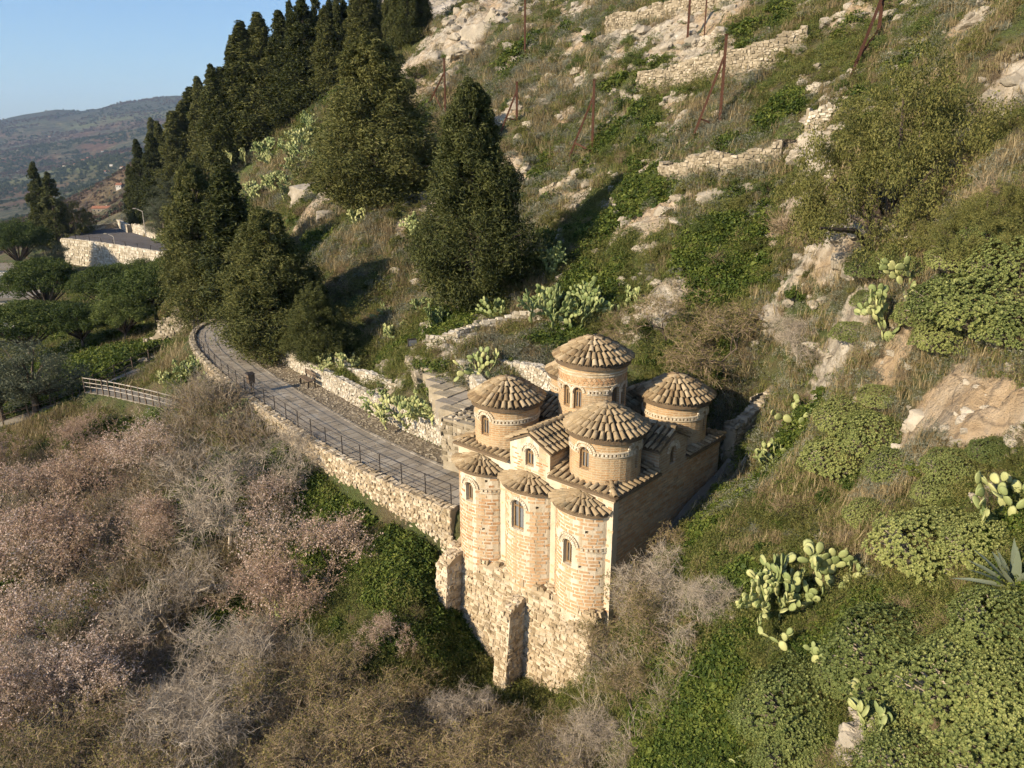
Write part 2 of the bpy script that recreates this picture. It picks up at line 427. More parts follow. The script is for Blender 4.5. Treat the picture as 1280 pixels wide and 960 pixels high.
# bare rock regions: pixel centre, pixel radius
for (px, py, rp, am) in [(560,55,55,1.3),(600,20,50,1.2),(520,70,25,1),(640,80,25,.8),(880,20,70,1),(800,30,40,.8),(950,70,35,.9),(1060,25,30,.8),
      (1010,160,35,1.2),(1020,185,25,1),(890,235,22,1.1),(820,265,40,1.1),(835,250,20,.9),(770,290,25,.7),(1062,300,22,1.1),(1045,330,14,.9),(1120,290,20,.8),
      (970,380,24,.8),(1060,420,26,.9),(1180,500,32,1.5),(1250,505,34,1.5),(1110,460,18,.9),(1215,490,30,1.4),(1275,510,24,1.4),(660,110,20,.7),(720,100,18,.7),(620,60,20,.8),
      (860,80,35,.7),(700,160,25,.5),(1030,660,14,.9),(1080,880,22,1.2),(1070,920,25,1.2),(830,370,20,.8),(850,120,25,.8),(1240,120,22,1),(1270,90,20,.9),
      (600,340,12,.6),(570,390,12,.5),(450,300,14,.6),(400,250,22,1),(1240,620,15,.6),(760,150,25,.6),(920,190,20,.5)]:
    g = G(px, py); ROCKS.append((g[0], g[1], rp*axis_depth(g)/F_PX*1.5, am))

def axis_grid(a, b, lo, hi, d0, grow):
    """fine spacing d0 between a..b, growing outside to lo / hi"""
    c = list(np.arange(a, b+1e-6, d0)); s = d0; x = c[-1]
    while x < hi: s *= grow; x += s; c.append(x)
    s = d0; x = c[0]; f = []
    while x > lo: s *= grow; x -= s; f.append(x)
    return np.array(f[::-1]+c)
gx = axis_grid(-20, 16, -9000, 9000, .24, 1.045); gy = axis_grid(9, 50, -3000, 12000, .24, 1.04)
GX, GY = np.meshgrid(gx, gy)
GZ = np.zeros_like(GX)
far = np.maximum(np.abs(GX)-130, 0)+np.maximum(GY-210, 0)+np.maximum(-20-GY, 0)
cx_, cy_ = np.clip(GX, -190, 110), np.clip(GY, -20, 215)
GZ = H(cx_, cy_)
k_ = sstep(0, 300, far)
GZ = np.where(far > 0, GZ*(1-k_)+(-170)*k_, GZ)
nx, ny = len(gx), len(gy)
idx = np.arange(nx*ny).reshape(ny, nx)
Q = np.stack([idx[:-1, :-1], idx[:-1, 1:], idx[1:, 1:], idx[1:, :-1]], -1).reshape(-1, 4)

def ground_material():
    m, nt, b = new_mat('ground', .95)
    p = pos(nt)
    n1 = noise_n(nt, p, .35, 6, .6); n2 = noise_n(nt, p, 2.2, 6, .65); n3 = noise_n(nt, p, 9, 5, .6)
    soil = ramp(nt, n2, [(.3, (.085, .062, .036)), (.55, (.15, .115, .068)), (.78, (.25, .20, .125))])
    green = ramp(nt, n3, [(.3, (.030, .055, .012)), (.6, (.07, .105, .022)), (.8, (.12, .145, .04))])
    gm = ramp(nt, math_n(nt, 'ADD', math_n(nt, 'MULTIPLY', n1, .7), math_n(nt, 'MULTIPLY', n2, .3)), [(.40, (0, 0, 0)), (.56, (1, 1, 1))])
    c = mixc(nt, math_n(nt, 'MULTIPLY', gm, .8), soil, green)
    at = nt.nodes.new('ShaderNodeAttribute'); at.attribute_name = 'rock'
    rk = math_n(nt, 'ADD', at.outputs['Fac'], math_n(nt, 'MULTIPLY', math_n(nt, 'SUBTRACT', n2, .5), 1.5))
    rk = ramp(nt, rk, [(.36, (0, 0, 0)), (.56, (1, 1, 1))])
    och = ramp(nt, noise_n(nt, p, .3, 4), [(.42, (0, 0, 0)), (.62, (1, 1, 1))])
    rc = ramp(nt, noise_n(nt, p, 1.3, 6, .68), [(.28, (.16, .14, .11)), (.46, (.40, .35, .27)), (.62, (.56, .51, .42)), (.8, (.66, .62, .54))])
    vr = nt.nodes.new('ShaderNodeTexVoronoi'); vr.feature = 'DISTANCE_TO_EDGE'; vr.inputs['Scale'].default_value = 1.1
    wv = mixc(nt, .35, p, noise_n(nt, p, 1.2, 4, .6, 1)); nt.links.new(wv, vr.inputs['Vector'])
    crk = ramp(nt, vr.outputs['Distance'], [(.0, (1, 1, 1)), (.05, (0, 0, 0))])
    rc = mixc(nt, math_n(nt, 'MULTIPLY', och, .6), rc, (.46, .30, .145))
    rc = mixc(nt, math_n(nt, 'MULTIPLY', crk, .55), rc, (.10, .085, .065))
    mp = nt.nodes.new('ShaderNodeMapping'); mp.inputs['Scale'].default_value = (1.6, 1.6, .22); nt.links.new(p, mp.inputs['Vector'])
    rc = mixc(nt, math_n(nt, 'MULTIPLY', ramp(nt, noise_n(nt, mp.outputs[0], 1.5, 5, .65), [(.50, (0, 0, 0)), (.66, (1, 1, 1))]), .6), rc, (.17, .15, .125))
    c = mixc(nt, rk, c, rc)
    nt.links.new(c, b.inputs['Base Color'])
    bump_n(nt, b, math_n(nt, 'ADD', noise_n(nt, p, 2.2, 7, .72), math_n(nt, 'MULTIPLY', noise_n(nt, p, 9, 4, .7), .35)), 1.0, .3)
    return m
ground_me = mesh_np('ground', np.stack([GX.ravel(), GY.ravel(), GZ.ravel()], 1), Q, None, ground_material(), True)
_gx, _gy = GX.ravel(), GY.ravel()
_rn = fbm(_gx*.45, _gy*.45, seed=77, oct=4)
_ra = rock_amt(_gx, _gy)
_ra = np.where(_ra > .02, _ra+.55*_rn-.25, .30*_rn-.1+(_gx > -9)*(_gy > 37)*(.30*_rn+.30))
_ra = np.where(far.ravel() > 0, 0, _ra*flat_mask(np.clip(GX.ravel(), -190, 110), np.clip(GY.ravel(), -20, 215)))
_at = ground_me.attributes.new('rock', 'FLOAT', 'POINT'); _at.data.foreach_set('value', np.clip(_ra, 0, 1).astype(np.float32))
ground = obj('ground', ground_me); ground['kind'] = 'structure'
# fast lookups on the ground sheet
AXX, AYY, ANX, ANY = gx.copy(), gy.copy(), nx, ny
_FM = flat_mask(np.clip(GX, -190, 110), np.clip(GY, -20, 215)); _RA = rock_amt(GX, GY)
def _lerp(A, x, y):
    x = np.asarray(x, float); y = np.asarray(y, float)
    i = np.clip(np.searchsorted(AXX, x)-1, 0, ANX-2); j = np.clip(np.searchsorted(AYY, y)-1, 0, ANY-2)
    fx_ = np.clip((x-AXX[i])/(AXX[i+1]-AXX[i]), 0, 1); fy_ = np.clip((y-AYY[j])/(AYY[j+1]-AYY[j]), 0, 1)
    return (A[j, i]*(1-fx_)+A[j, i+1]*fx_)*(1-fy_)+(A[j+1, i]*(1-fx_)+A[j+1, i+1]*fx_)*fy_
H_exact = H
def H(x, y): return _lerp(GZ, x, y)
def flat_fast(x, y): return _lerp(_FM, x, y)
def rock_fast(x, y): return _lerp(_RA, x, y)

# ================================================================ FAR HILLS
FH = [(0,153,4600),(35,146,4600),(70,137,4500),(110,143,4500),(150,131,4500),(190,124,4700),(250,117,4800),(300,112,4900),(340,108,4900),
      (0,185,3400),(60,178,3300),(120,170,3300),(180,158,3400),(240,142,3700),(300,120,4000),(0,215,2500),(60,207,2500),(120,200,2500),(180,190,2500),(240,170,2600),(300,140,2700),
      (0,240,1800),(80,228,1850),(160,218,1750),(240,195,1700),(0,268,1250),(60,262,1200),(120,243,1300),(200,235,1100),(0,286,850),(70,280,800),(140,262,800),(200,255,700),(60,300,520),(0,310,520),(140,285,480),(250,140,700),(300,95,700),(340,62,700),(380,38,700),(420,12,700),(480,-25,700),(300,168,450),(400,95,450),(215,225,450),(200,175,900),(160,205,900),(0,330,330),(100,316,330),(180,300,330),(240,290,330),(0,345,225),(100,335,225),(200,320,225)]
FP = np.array([P(*c) for c in FH])
FX = np.array([[-6000,6000,100],[-3000,7000,0],[500,6000,500],[-5000,4600,120],[-4500,2500,-60],[-2500,900,-150],[-1000,300,-120],[900,5000,650],[-500,400,-100],[-4000,1500,-120],
               [0,3000,500],[0,1500,250],[-400,300,-60],[-60,260,8],[0,330,40],[-250,216,-40]], float)
FC = np.vstack([FP, FX]); FS = 25.0
fA = -np.sqrt(((FC[:, None, :2]-FC[None, :, :2])**2).sum(-1)+FS**2)+np.eye(len(FC))*20
fn = len(FC); fB = np.zeros((fn+1, fn+1)); fB[:fn, :fn] = fA; fB[:fn, fn] = fB[fn, :fn] = 1
fW = np.linalg.solve(fB, np.concatenate([FC[:, 2], [0]]))
def far_h(x, y, detail=True):
    r = np.full(np.shape(x), fW[fn])
    for i in range(fn): r = r+fW[i]*-np.sqrt((x-FC[i, 0])**2+(y-FC[i, 1])**2+FS**2)
    if detail:
        a = np.clip(y/2500, .15, 1)
        r = r+a*(13*fbm(x/300, y/300, seed=50, oct=5)-8*np.abs(fbm(x/600, y/600, seed=60, oct=3)))
    return r
fx = np.linspace(-5200, 600, 230); fy = np.concatenate([np.arange(217, 1500, 13), np.arange(1500, 5600, 24)])
FX2, FY2 = np.meshgrid(fx, fy); FZ2 = far_h(FX2, FY2)
ii = np.arange(FX2.size).reshape(FX2.shape)
FQ = np.stack([ii[:-1, :-1], ii[:-1, 1:], ii[1:, 1:], ii[1:, :-1]], -1).reshape(-1, 4)
def hills_material():
    m, nt, b = new_mat('hills', .95)
    p = pos(nt)
    n1 = noise_n(nt, p, .0035, 5, .62); n2 = noise_n(nt, p, .02, 6, .7); n3 = noise_n(nt, p, .0016, 5, .5)
    n4 = noise_n(nt, p, .07, 5, .7); n2 = math_n(nt, 'ADD', math_n(nt, 'MULTIPLY', n2, .6), math_n(nt, 'MULTIPLY', n4, .4))
    c = ramp(nt, n2, [(.36, (.016, .024, .012)), (.47, (.045, .05, .024)), (.56, (.10, .088, .045)), (.66, (.22, .18, .10))])
    br = ramp(nt, n2, [(.36, (.03, .020, .013)), (.5, (.10, .052, .028)), (.64, (.18, .11, .06))])
    c = mixc(nt, ramp(nt, n1, [(.47, (0, 0, 0)), (.60, (1, 1, 1))]), c, br)
    fl = ramp(nt, n2, [(.35, (.07, .09, .03)), (.7, (.16, .16, .07))])
    c = mixc(nt, ramp(nt, n3, [(.53, (0, 0, 0)), (.60, (.8, .8, .8))]), c, fl)
    sx = nt.nodes.new('ShaderNodeSeparateXYZ'); nt.links.new(p, sx.inputs[0])
    fo = math_n(nt, 'MULTIPLY', math_n(nt, 'SUBTRACT', math_n(nt, 'ADD', sx.outputs[1], math_n(nt, 'MULTIPLY', n1, 900)), 4300), .003, True)
    c = mixc(nt, math_n(nt, 'MULTIPLY', fo, .85), c, ramp(nt, n2, [(.4, (.016, .024, .016)), (.62, (.06, .062, .036))]))
    rg = math_n(nt, 'MULTIPLY', math_n(nt, 'SUBTRACT', math_n(nt, 'ADD', sx.outputs[2], math_n(nt, 'MULTIPLY', n2, 30)), 36), .1, True)
    nr_ = math_n(nt, 'LESS_THAN', sx.outputs[1], 1000)
    rkc = ramp(nt, noise_n(nt, p, .06, 6, .7), [(.35, (.10, .095, .05)), (.5, (.30, .26, .20)), (.65, (.48, .43, .36))])
    c = mixc(nt, math_n(nt, 'MULTIPLY', rg, nr_), c, rkc)
    nt.links.new(c, b.inputs['Base Color'])
    bump_n(nt, b, noise_n(nt, p, .035, 5, .75), 1.0, 14)
    return m
hills = obj('hills', mesh_np('hills', np.stack([FX2.ravel(), FY2.ravel(), FZ2.ravel()], 1), FQ, None, hills_material(), True)); hills['kind'] = 'structure'
# ================================================================ CHURCH
def brickwork_mat(name, bw, bh, mort, c0, c1, cm, bump=.6):
    m, nt, b = new_mat(name, .93)
    uvn = tco(nt, 'UV'); p = pos(nt)
    wob = nt.nodes.new('ShaderNodeMix'); wob.data_type = 'VECTOR'; wob.inputs[0].default_value = .035
    nt.links.new(uvn, wob.inputs[4]); nt.links.new(noise_n(nt, uvn, 2.5, 3, .5, 1), wob.inputs[5])
    t = nt.nodes.new('ShaderNodeTexBrick'); nt.links.new(wob.outputs[1], t.inputs['Vector'])
    t.inputs['Scale'].default_value = 1.0; t.inputs['Brick Width'].default_value = bw; t.inputs['Row Height'].default_value = bh
    t.inputs['Mortar Size'].default_value = mort; t.inputs['Mortar Smooth'].default_value = .3
    t.inputs['Color1'].default_value = (*c0, 1); t.inputs['Color2'].default_value = (*c1, 1); t.inputs['Mortar'].default_value = (*cm, 1)
    c = mixc(nt, math_n(nt, 'MULTIPLY', ramp(nt, noise_n(nt, p, 1.6, 6, .65), [(.42, (0, 0, 0)), (.66, (1, 1, 1))]), .65), t.outputs[0], (.44, .36, .24))
    c = mixc(nt, math_n(nt, 'MULTIPLY', ramp(nt, noise_n(nt, p, 2.6, 7, .7), [(.52, (0, 0, 0)), (.72, (1, 1, 1))]), .5), c, (.17, .115, .065))
    nt.links.new(c, b.inputs['Base Color'])
    h = math_n(nt, 'ADD', math_n(nt, 'MULTIPLY', t.outputs['Fac'], -.6), math_n(nt, 'MULTIPLY', noise_n(nt, p, 14, 5, .65), .6))
    bump_n(nt, b, h, bump, .03)
    return m
M['drumbrick'] = brickwork_mat('drumbrick', .30, .085, .022, (.40, .225, .10), (.50, .315, .16), (.46, .36, .225))
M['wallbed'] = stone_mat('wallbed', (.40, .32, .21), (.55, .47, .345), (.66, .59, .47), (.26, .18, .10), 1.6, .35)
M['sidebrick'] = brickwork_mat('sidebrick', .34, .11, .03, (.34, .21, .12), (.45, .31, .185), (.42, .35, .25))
M['brick'] = stone_mat('brick', (.38, .21, .10), (.50, .31, .165), (.59, .43, .27), (.30, .24, .17), 3.0, .35)
M['roof_tile'] = stone_mat('roof_tile', (.19, .13, .07), (.32, .24, .14), (.47, .38, .25), (.095, .085, .055), 3.2, .65)
M['roof_bed'] = stone_mat('roof_bed', (.10, .07, .045), (.16, .115, .07), (.22, .16, .10), (.07, .06, .045), 2.2, .6)
M['pale_trim'] = stone_mat('pale_trim', (.46, .38, .26), (.58, .50, .37), (.66, .60, .48), (.30, .22, .14), 3.0, .3)
M['frame_wood'] = plain_mat('frame_wood', (.16, .10, .05), (.28, .19, .10), 8, .8, .3)

E0 = EAVE_W-BASE_Z
church = thing('byzantine_church', 'small brick Byzantine church with five tiled domes and three apses above the lane', 'church', (CHX, CHY, BASE_Z), YAW)

def S_plane(o, ang):
    """o: point on plane, outward normal at angle ang (from +X); u runs to the left->right seen from outside"""
    nrm = np.array([math.cos(ang), math.sin(ang), 0]); tg = np.array([-math.sin(ang), math.cos(ang), 0])
    return lambda u, z, off=0.: np.array([o[0], o[1], 0])+tg*u+nrm*(-off)+np.array([0, 0, z])
def S_cyl(c, r):
    return lambda u, z, off=0.: np.array([c[0]+(r-off)*math.cos(u/r), c[1]+(r-off)*math.sin(u/r), z])
def frame_at(S, u, z):
    t = S(u+.01, z)-S(u-.01, z); t /= np.linalg.norm(t); n = S(u, z, -.01)-S(u, z, 0); n /= np.linalg.norm(n)
    return t, n
def top_z(op, u):
    uc, hw, z0, z1 = op[:4]
    if len(op) > 4: return z1
    return z1+math.sqrt(max(hw*hw-(u-uc)**2, 0))
def wall_surface(mb, S, u0, u1, z0, z1, ops=(), du=.3, depth=.3, ztop=None):
    us = set(np.linspace(u0, u1, max(2, int(abs(u1-u0)/du)+1)))
    for op in ops:
        k = 9 if len(op) == 4 else 2
        for t in np.linspace(-1, 1, k): us.add(op[0]+op[1]*math.sin(t*math.pi/2))
    us = sorted(us); out = [us[0]]
    for u in us[1:]:
        if u-out[-1] > 1e-4: out.append(u)
    us = out
    zt = ztop or (lambda u: z1)
    for a, b in zip(us[:-1], us[1:]):
        m = (a+b)/2
        act = sorted([op for op in ops if abs(m-op[0]) < op[1]], key=lambda o: o[2])
        za = zb = z0
        for op in act:
            mb.add([S(a, za), S(b, zb), S(b, op[2]), S(a, op[2])], [[0, 1, 2, 3]], U=[(a, za), (b, zb), (b, op[2]), (a, op[2])])
            ta, tb = top_z(op, a), top_z(op, b)
            for (p, q) in (((a, op[2]), (b, op[2])), ((b, tb), (a, ta))):      # sill and head reveals
                mb.add([S(*p), S(*q), S(*q, depth), S(*p, depth)], [[0, 1, 2, 3]], U=[p, q, (q[0], q[1]+depth), (p[0], p[1]+depth)])
            za, zb = ta, tb
        mb.add([S(a, za), S(b, zb), S(b, zt(b)), S(a, zt(a))], [[0, 1, 2, 3]], U=[(a, za), (b, zb), (b, zt(b)), (a, zt(a))])
    for op in ops:                                                              # jambs
        l, r = op[0]-op[1], op[0]+op[1]
        for u, fl in ((l, 0), (r, 1)):
            q = [S(u, op[2]), S(u, op[3]), S(u, op[3], depth), S(u, op[2], depth)]
            mb.add(q, [[0, 1, 2, 3] if fl else [3, 2, 1, 0]], U=[(0, op[2]), (0, op[3]), (depth, op[3]), (depth, op[2])])
def opening_pane(S, op, depth, mat, name, parent, frame=None):
    mb = MB(); us = [op[0]+op[1]*math.sin(t*math.pi/2) for t in np.linspace(-1, 1, 9)]
    for a, b in zip(us[:-1], us[1:]):
        mb.add([S(a, op[2], depth), S(b, op[2], depth), S(b, top_z(op, b), depth), S(a, top_z(op, a), depth)], [[0, 1, 2, 3]])
    w = mb.obj(name, mat, parent)
    if frame:
        f = MB(); k = .035
        for uu in (op[0]-op[1]+k, op[0]+op[1]-k, op[0]):
            hw = k if uu != op[0] else .022
            f.add([S(uu-hw, op[2], depth-.05), S(uu+hw, op[2], depth-.05), S(uu+hw, top_z(op, uu)-.02, depth-.05), S(uu-hw, top_z(op, uu)-.02, depth-.05),
                   S(uu-hw, op[2], depth-.002), S(uu+hw, op[2], depth-.002), S(uu+hw, top_z(op, uu)-.02, depth-.002), S(uu-hw, top_z(op, uu)-.02, depth-.002)],
                  [[0, 1, 2, 3], [0, 3, 7, 4], [1, 5, 6, 2]])
        for zz in (op[2]+.04, op[3]):
            a, b = op[0]-op[1]+.01, op[0]+op[1]-.01
            f.add([S(a, zz-.03, depth-.055), S(b, zz-.03, depth-.055), S(b, zz+.03, depth-.055), S(a, zz+.03, depth-.055),
                   S(a, zz+.03, depth-.004), S(b, zz+.03, depth-.004)], [[0, 1, 2, 3], [3, 2, 5, 4]])
        f.obj('frame', frame, w)
    return w
def lay(S, u, z, du, dz, th, proud):
    """oriented box on a wall surface -> centre, matrix, dims"""
    t, n = frame_at(S, u, z); up = np.cross(n, t)
    if up[2] < 0: up = -up
    return S(u, z, -proud+th/2), np.stack([t, n, up], 1), (du, th, dz)
def archivolt(mb, S, op, r_in, r_out, n=13, proud=.03):
    for i in range(n):
        a = math.pi*(i+.5)/n; rm = (r_in+r_out)/2
        u, z = op[0]+rm*math.cos(a), op[3]+rm*math.sin(a)
        c, Mx, d = lay(S, u, z, (math.pi*rm/n)*.82, r_out-r_in, .08, proud)
        rot = np.array([[math.cos(a-math.pi/2), 0, -math.sin(a-math.pi/2)], [0, 1, 0], [math.sin(a-math.pi/2), 0, math.cos(a-math.pi/2)]])
        mb.box(c, d, Mx@rot, .004)
def band_dentil(mb, S, u0, u1, z, ops, step=.15):
    n = int((u1-u0)/step)
    for i in range(n):
        u = u0+(i+.5)*step
        if any(abs(u-o[0]) < o[1]+.16 for o in ops if len(o) == 4): continue
        c, Mx, d = lay(S, u, z, step*.55, .085, .09, .045); mb.box(c, d, Mx, .004)
def band_ring(mb, S, u0, u1, z, h, proud, ops=(), step=.2):
    n = max(1, int((u1-u0)/step))
    for i in range(n):
        a, b = u0+(u1-u0)*i/n, u0+(u1-u0)*(i+1)/n
        if any(abs((a+b)/2-o[0]) < o[1]+.14 for o in ops if len(o) == 4): continue
        v = [S(a, z-h/2, 0), S(b, z-h/2, 0), S(b, z-h/2, -proud), S(a, z-h/2, -proud), S(a, z+h/2, 0), S(b, z+h/2, 0), S(b, z+h/2, -proud), S(a, z+h/2, -proud)]
        mb.add(v, [[0, 1, 2, 3], [3, 2, 6, 7], [7, 6, 5, 4]])
# ---- bricks
BRICK_ME = []
for k in range(7):
    b_ = MB(); b_.box((0, 0, 0), (1, 1, 1), None, .0); V0 = b_.V[0]
    V0 += RNG.uniform(-1, 1, V0.shape)*np.array([.03, .05, .09]); BRICK_ME.append(b_.mesh('brick', M['brick']))
def hits(o, um, z, L):
    dx = max(abs(um-o[0])-L/2, 0)
    if len(o) > 4: return dx < o[1]+.02 and o[2]-.05 < z < o[3]+.05
    if o[2]-.07 < z < o[3]: return dx < o[1]+.03
    return z >= o[3] and math.hypot(dx, z-o[3]) < o[1]+(.30 if o[1] < .25 else .17)
def brick_spots(S, u0, u1, z0, z1, ops, bl=.40, bh=.142, rng=RNG):
    r = 0; z = z0+bh/2
    while z < z1-.03:
        u = u0+rng.uniform(0, .25)+(.2 if r % 2 else 0)
        while u < u1-.12:
            L = bl*rng.uniform(.62, 1.1); um = u+L/2
            ok = um+L/2 < u1 and not any(hits(o, um, z, L) for o in ops)
            if ok and rng.random() > .05: yield um, z+rng.uniform(-.012, .012), L-rng.uniform(.05, .09), bh*rng.uniform(.50, .66)
            u += L
        z += bh; r += 1
def brick_objs(S, parent, *a):
    n = 0
    for (u, z, L, h) in brick_spots(S, *a):
        c, Mx, d = lay(S, u, z, L, h, .07, random.uniform(.004, .013))
        o = obj('brick', BRICK_ME[random.randrange(7)], parent)
        R = Matrix(np.asarray(Mx).tolist()).to_4x4()
        o.matrix_basis = Matrix.Translation(Vector(c)) @ R @ Matrix.Diagonal((*d, 1)); n += 1
    return n
def brick_stuff(S, parent, *a):
    mb = MB()
    for (u, z, L, h) in brick_spots(S, *a):
        c, Mx, d = lay(S, u, z, L, h, .07, random.uniform(.004, .013)); mb.box(c, d, Mx, .006)
    if mb.n: mb.obj('brick_courses', M['brick'], parent, kind='stuff')

# ---- tiles
def tile_geo(L=1., w0=.40, w1=.31, h=.42, n=6):
    """barrel cover tile: x down the slope 0..1, y across, unit size"""
    V = []
    for (x, w, dz) in ((0, w1, .0), (1, w0, .06)):
        for s in (1., .80):
            for i in range(n+1):
                a = math.pi*i/n; V.append([x*L, w*s*math.cos(a), h*s*math.sin(a)*1.0+dz])
    V = np.array(V); k = n+1; Qd = []
    for i in range(n):
        Qd.append([i, i+1, 2*k+i+1, 2*k+i])                     # outside
        Qd.append([2*k+i, 2*k+i+1, 3*k+i+1, 3*k+i])             # lower mouth
    for i in range(n): Qd.append([k+i+1, k+i, 3*k+i, 3*k+i+1])  # inside
    return V, np.array(Qd)
TV, TQ = tile_geo()
TILE_ME = []
for k in range(5):
    v = TV.copy(); v[:, 1] *= 1+RNG.uniform(-.08, .08); v += RNG.uniform(-.02, .02, v.shape)
    TILE_ME.append(mesh_np('roof_tile', v, TQ, None, M['roof_tile'], True))
TILES_USED = [0]
def put_tiles(spots, parent, as_objects):
    """spots: (upper point, x dir, y dir, z dir, length, width, height)"""
    if as_objects:
        for (p, x, y, z, L, w, h) in spots:
            o = obj('roof_tile', TILE_ME[random.randrange(5)], parent)
            R = Matrix(np.stack([x, y, z], 1).tolist()).to_4x4()
            o.matrix_basis = Matrix.Translation(Vector(p)) @ R @ Matrix.Diagonal((L, w, h, 1))
        TILES_USED[0] += len(spots)
    else:
        mb = MB()
        for (p, x, y, z, L, w, h) in spots:
            v = (TV*np.array([L, w*random.uniform(.92, 1.08), h]))@np.stack([x, y, z], 0)+p+RNG.uniform(-.006, .006, TV.shape); mb.add(v, TQ)
        if mb.n: mb.obj('roof_tiles', M['roof_tile'], parent, kind='stuff', smooth=True)
def nrm(v): return v/np.linalg.norm(v)
def tile_spot(up, down, side, L, w, lift=.012, skew=.02):
    x = nrm(down-up); y = nrm(side-x*np.dot(side, x)); z = np.cross(x, y)
    if z[2] < 0: y = -y; z = np.cross(x, y)
    a = random.uniform(-skew, skew)*2; x2 = x*math.cos(a)+y*math.sin(a); y = np.cross(z, x2)
    return (up+z*lift+RNG.uniform(-.008, .008, 3), x2, y, z, L, w, w*.95)
def cone_roof(c, R, ze, za, parent, as_objects, ang_ok=None):
    prof = lambda r: za-(za-ze)*(r/R)**1.5
    mb = MB(); n = 40; rr = np.linspace(0, R-.06, 7)[1:]
    V = [[c[0], c[1], za-.03]]
    for r in rr:
        for i in range(n): a = 2*math.pi*i/n; V.append([c[0]+r*math.cos(a), c[1]+r*math.sin(a), prof(r)-.03])
    for i in range(n): a = 2*math.pi*i/n; V.append([c[0]+(R-.06)*math.cos(a), c[1]+(R-.06)*math.sin(a), ze-.10])
    for i in range(n): a = 2*math.pi*i/n; V.append([c[0]+(R-.5)*math.cos(a), c[1]+(R-.5)*math.sin(a), ze-.11])
    T = [[0, 1+i, 1+(i+1) % n] for i in range(n)]
    Qd = [[1+k*n+i, 1+(k+1)*n+i, 1+(k+1)*n+(i+1) % n, 1+k*n+(i+1) % n] for k in range(len(rr)+1) for i in range(n)]
    mb.add(V, Qd, T); roof = mb.obj('conical_roof', M['roof_bed'], parent)
    spots = []; rows = 5
    edges = np.linspace(.10, R+.03, rows+1)
    for k in range(rows):
        r0, r1 = max(edges[k]-.05, .05), edges[k+1]
        cnt = max(7, int(round(2*math.pi*r1/.27))); off = random.random()
        if k == rows-2: cnt = int(round(2*math.pi*edges[rows]/.29))
        for i in range(cnt):
            a = 2*math.pi*(i+off)/cnt
            if ang_ok and not ang_ok(a, k): continue
            d = np.array([math.cos(a), math.sin(a), 0]); side = np.array([-math.sin(a), math.cos(a), 0])
            up = np.array([c[0], c[1], 0])+d*r0; up[2] = prof(r0)+.015
            dn = np.array([c[0], c[1], 0])+d*r1; dn[2] = prof(min(r1, R))+.075
            spots.append(tile_spot(up, dn, side, np.linalg.norm(dn-up), 2*math.pi*r1/cnt*.92))
    put_tiles(spots, roof, as_objects)
    kp = MB(); kp.box((c[0], c[1], za+.03), (.20, .18, .10), None, .02); kp.obj('cap_stone', M['roof_tile'], roof)
    return roof

# ---- drums: (centre, radius, z0, eave, apex, window angles)
DR, DB = 1.25, 2.34
def drum(c, r, z0, ze, za, wins, twin, as_objects, lozenge=False):
    S = S_cyl(c, r); L = 2*math.pi*r
    ops = []
    for a in wins:
        uc = a*r
        for q in ((-.26, .26) if twin else (0,)):
            ops.append(((uc+q) % L, .17 if twin else .20, z0+(.42 if twin else .30), z0+(1.10 if twin else .92)))
    mb = MB(); wall_surface(mb, S, 0, L, z0-1.0, ze, ops, .22, .22)
    d = mb.obj('dome_drum', M['drumbrick'], church, uv=True)
    t = MB()
    for op in ops:
        opening_pane(S, op, .15, M['glass_dark'], 'window', d, M['frame_wood'])
        archivolt(t, S, op, op[1]+.02, op[1]+.12, 11, .03)
        if not twin: archivolt(t, S, op, op[1]+.16, op[1]+.24, 17, .045)
    zb = ops[0][3]+.02
    band_dentil(t, S, 0, L, zb, ops, .135); band_ring(t, S, 0, L, zb+.075, .04, .05, ops); band_ring(t, S, 0, L, zb-.075, .035, .04, ops)
    for j, zz in enumerate((ze-.06, ze-.14)): band_ring(t, S, 0, L, zz, .055, .09-.04*j)
    if twin:
        for a in wins:                                         # white colonnette between the two lights
            p = S((a*r) % L, 0, .03); t.tube((p[0], p[1], z0+.42), (p[0], p[1], z0+1.05), .06, .055, 8)
            t.box((p[0], p[1], z0+1.08), (.16, .16, .10), None, .005)
        for zz in (ze-.78, ze-.40, ze-.30): band_ring(t, S, 0, L, zz, .03, .03)
    t.obj('brick_trim', M['pale_trim'], d, kind='stuff')
    if lozenge:
        lz = MB(); n = 46
        for i in range(n):
            for row in range(2):
                u = L*(i+.5*row)/n; cc, Mx, dd = lay(S, u, ze-.645+.11*row, .105, .105, .04, .012)
                a = math.pi/4; rot = np.array([[math.cos(a), 0, -math.sin(a)], [0, 1, 0], [math.sin(a), 0, math.cos(a)]])
                lz.box(cc, dd, Mx@rot, .003)
        lz.obj('lozenge_tiles', M['brick'], d, kind='stuff')
    cone_roof(c, r+.21, ze-.02, za, d, as_objects)
    return d
A_F, A_R, A_B, A_L = -math.pi/2, 0., math.pi/2, math.pi
drum((DB, -DB), DR, E0+.30, E0+1.80, E0+2.56, (A_F, A_R), False, True)
drum((-DB, -DB), DR, E0+.30, E0+1.80, E0+2.56, (A_F, A_L), False, False)
drum((DB, DB), DR, E0+.30, E0+1.80, E0+2.56, (A_R, A_B), False, False)
drum((-DB, DB), DR, E0+.30, E0+1.80, E0+2.56, (A_L, A_B), False, False)
drum((0, 0), 1.30, E0+1.25, E0+3.38, E0+4.12, (A_F, A_R, A_B, A_L), True, False, True)

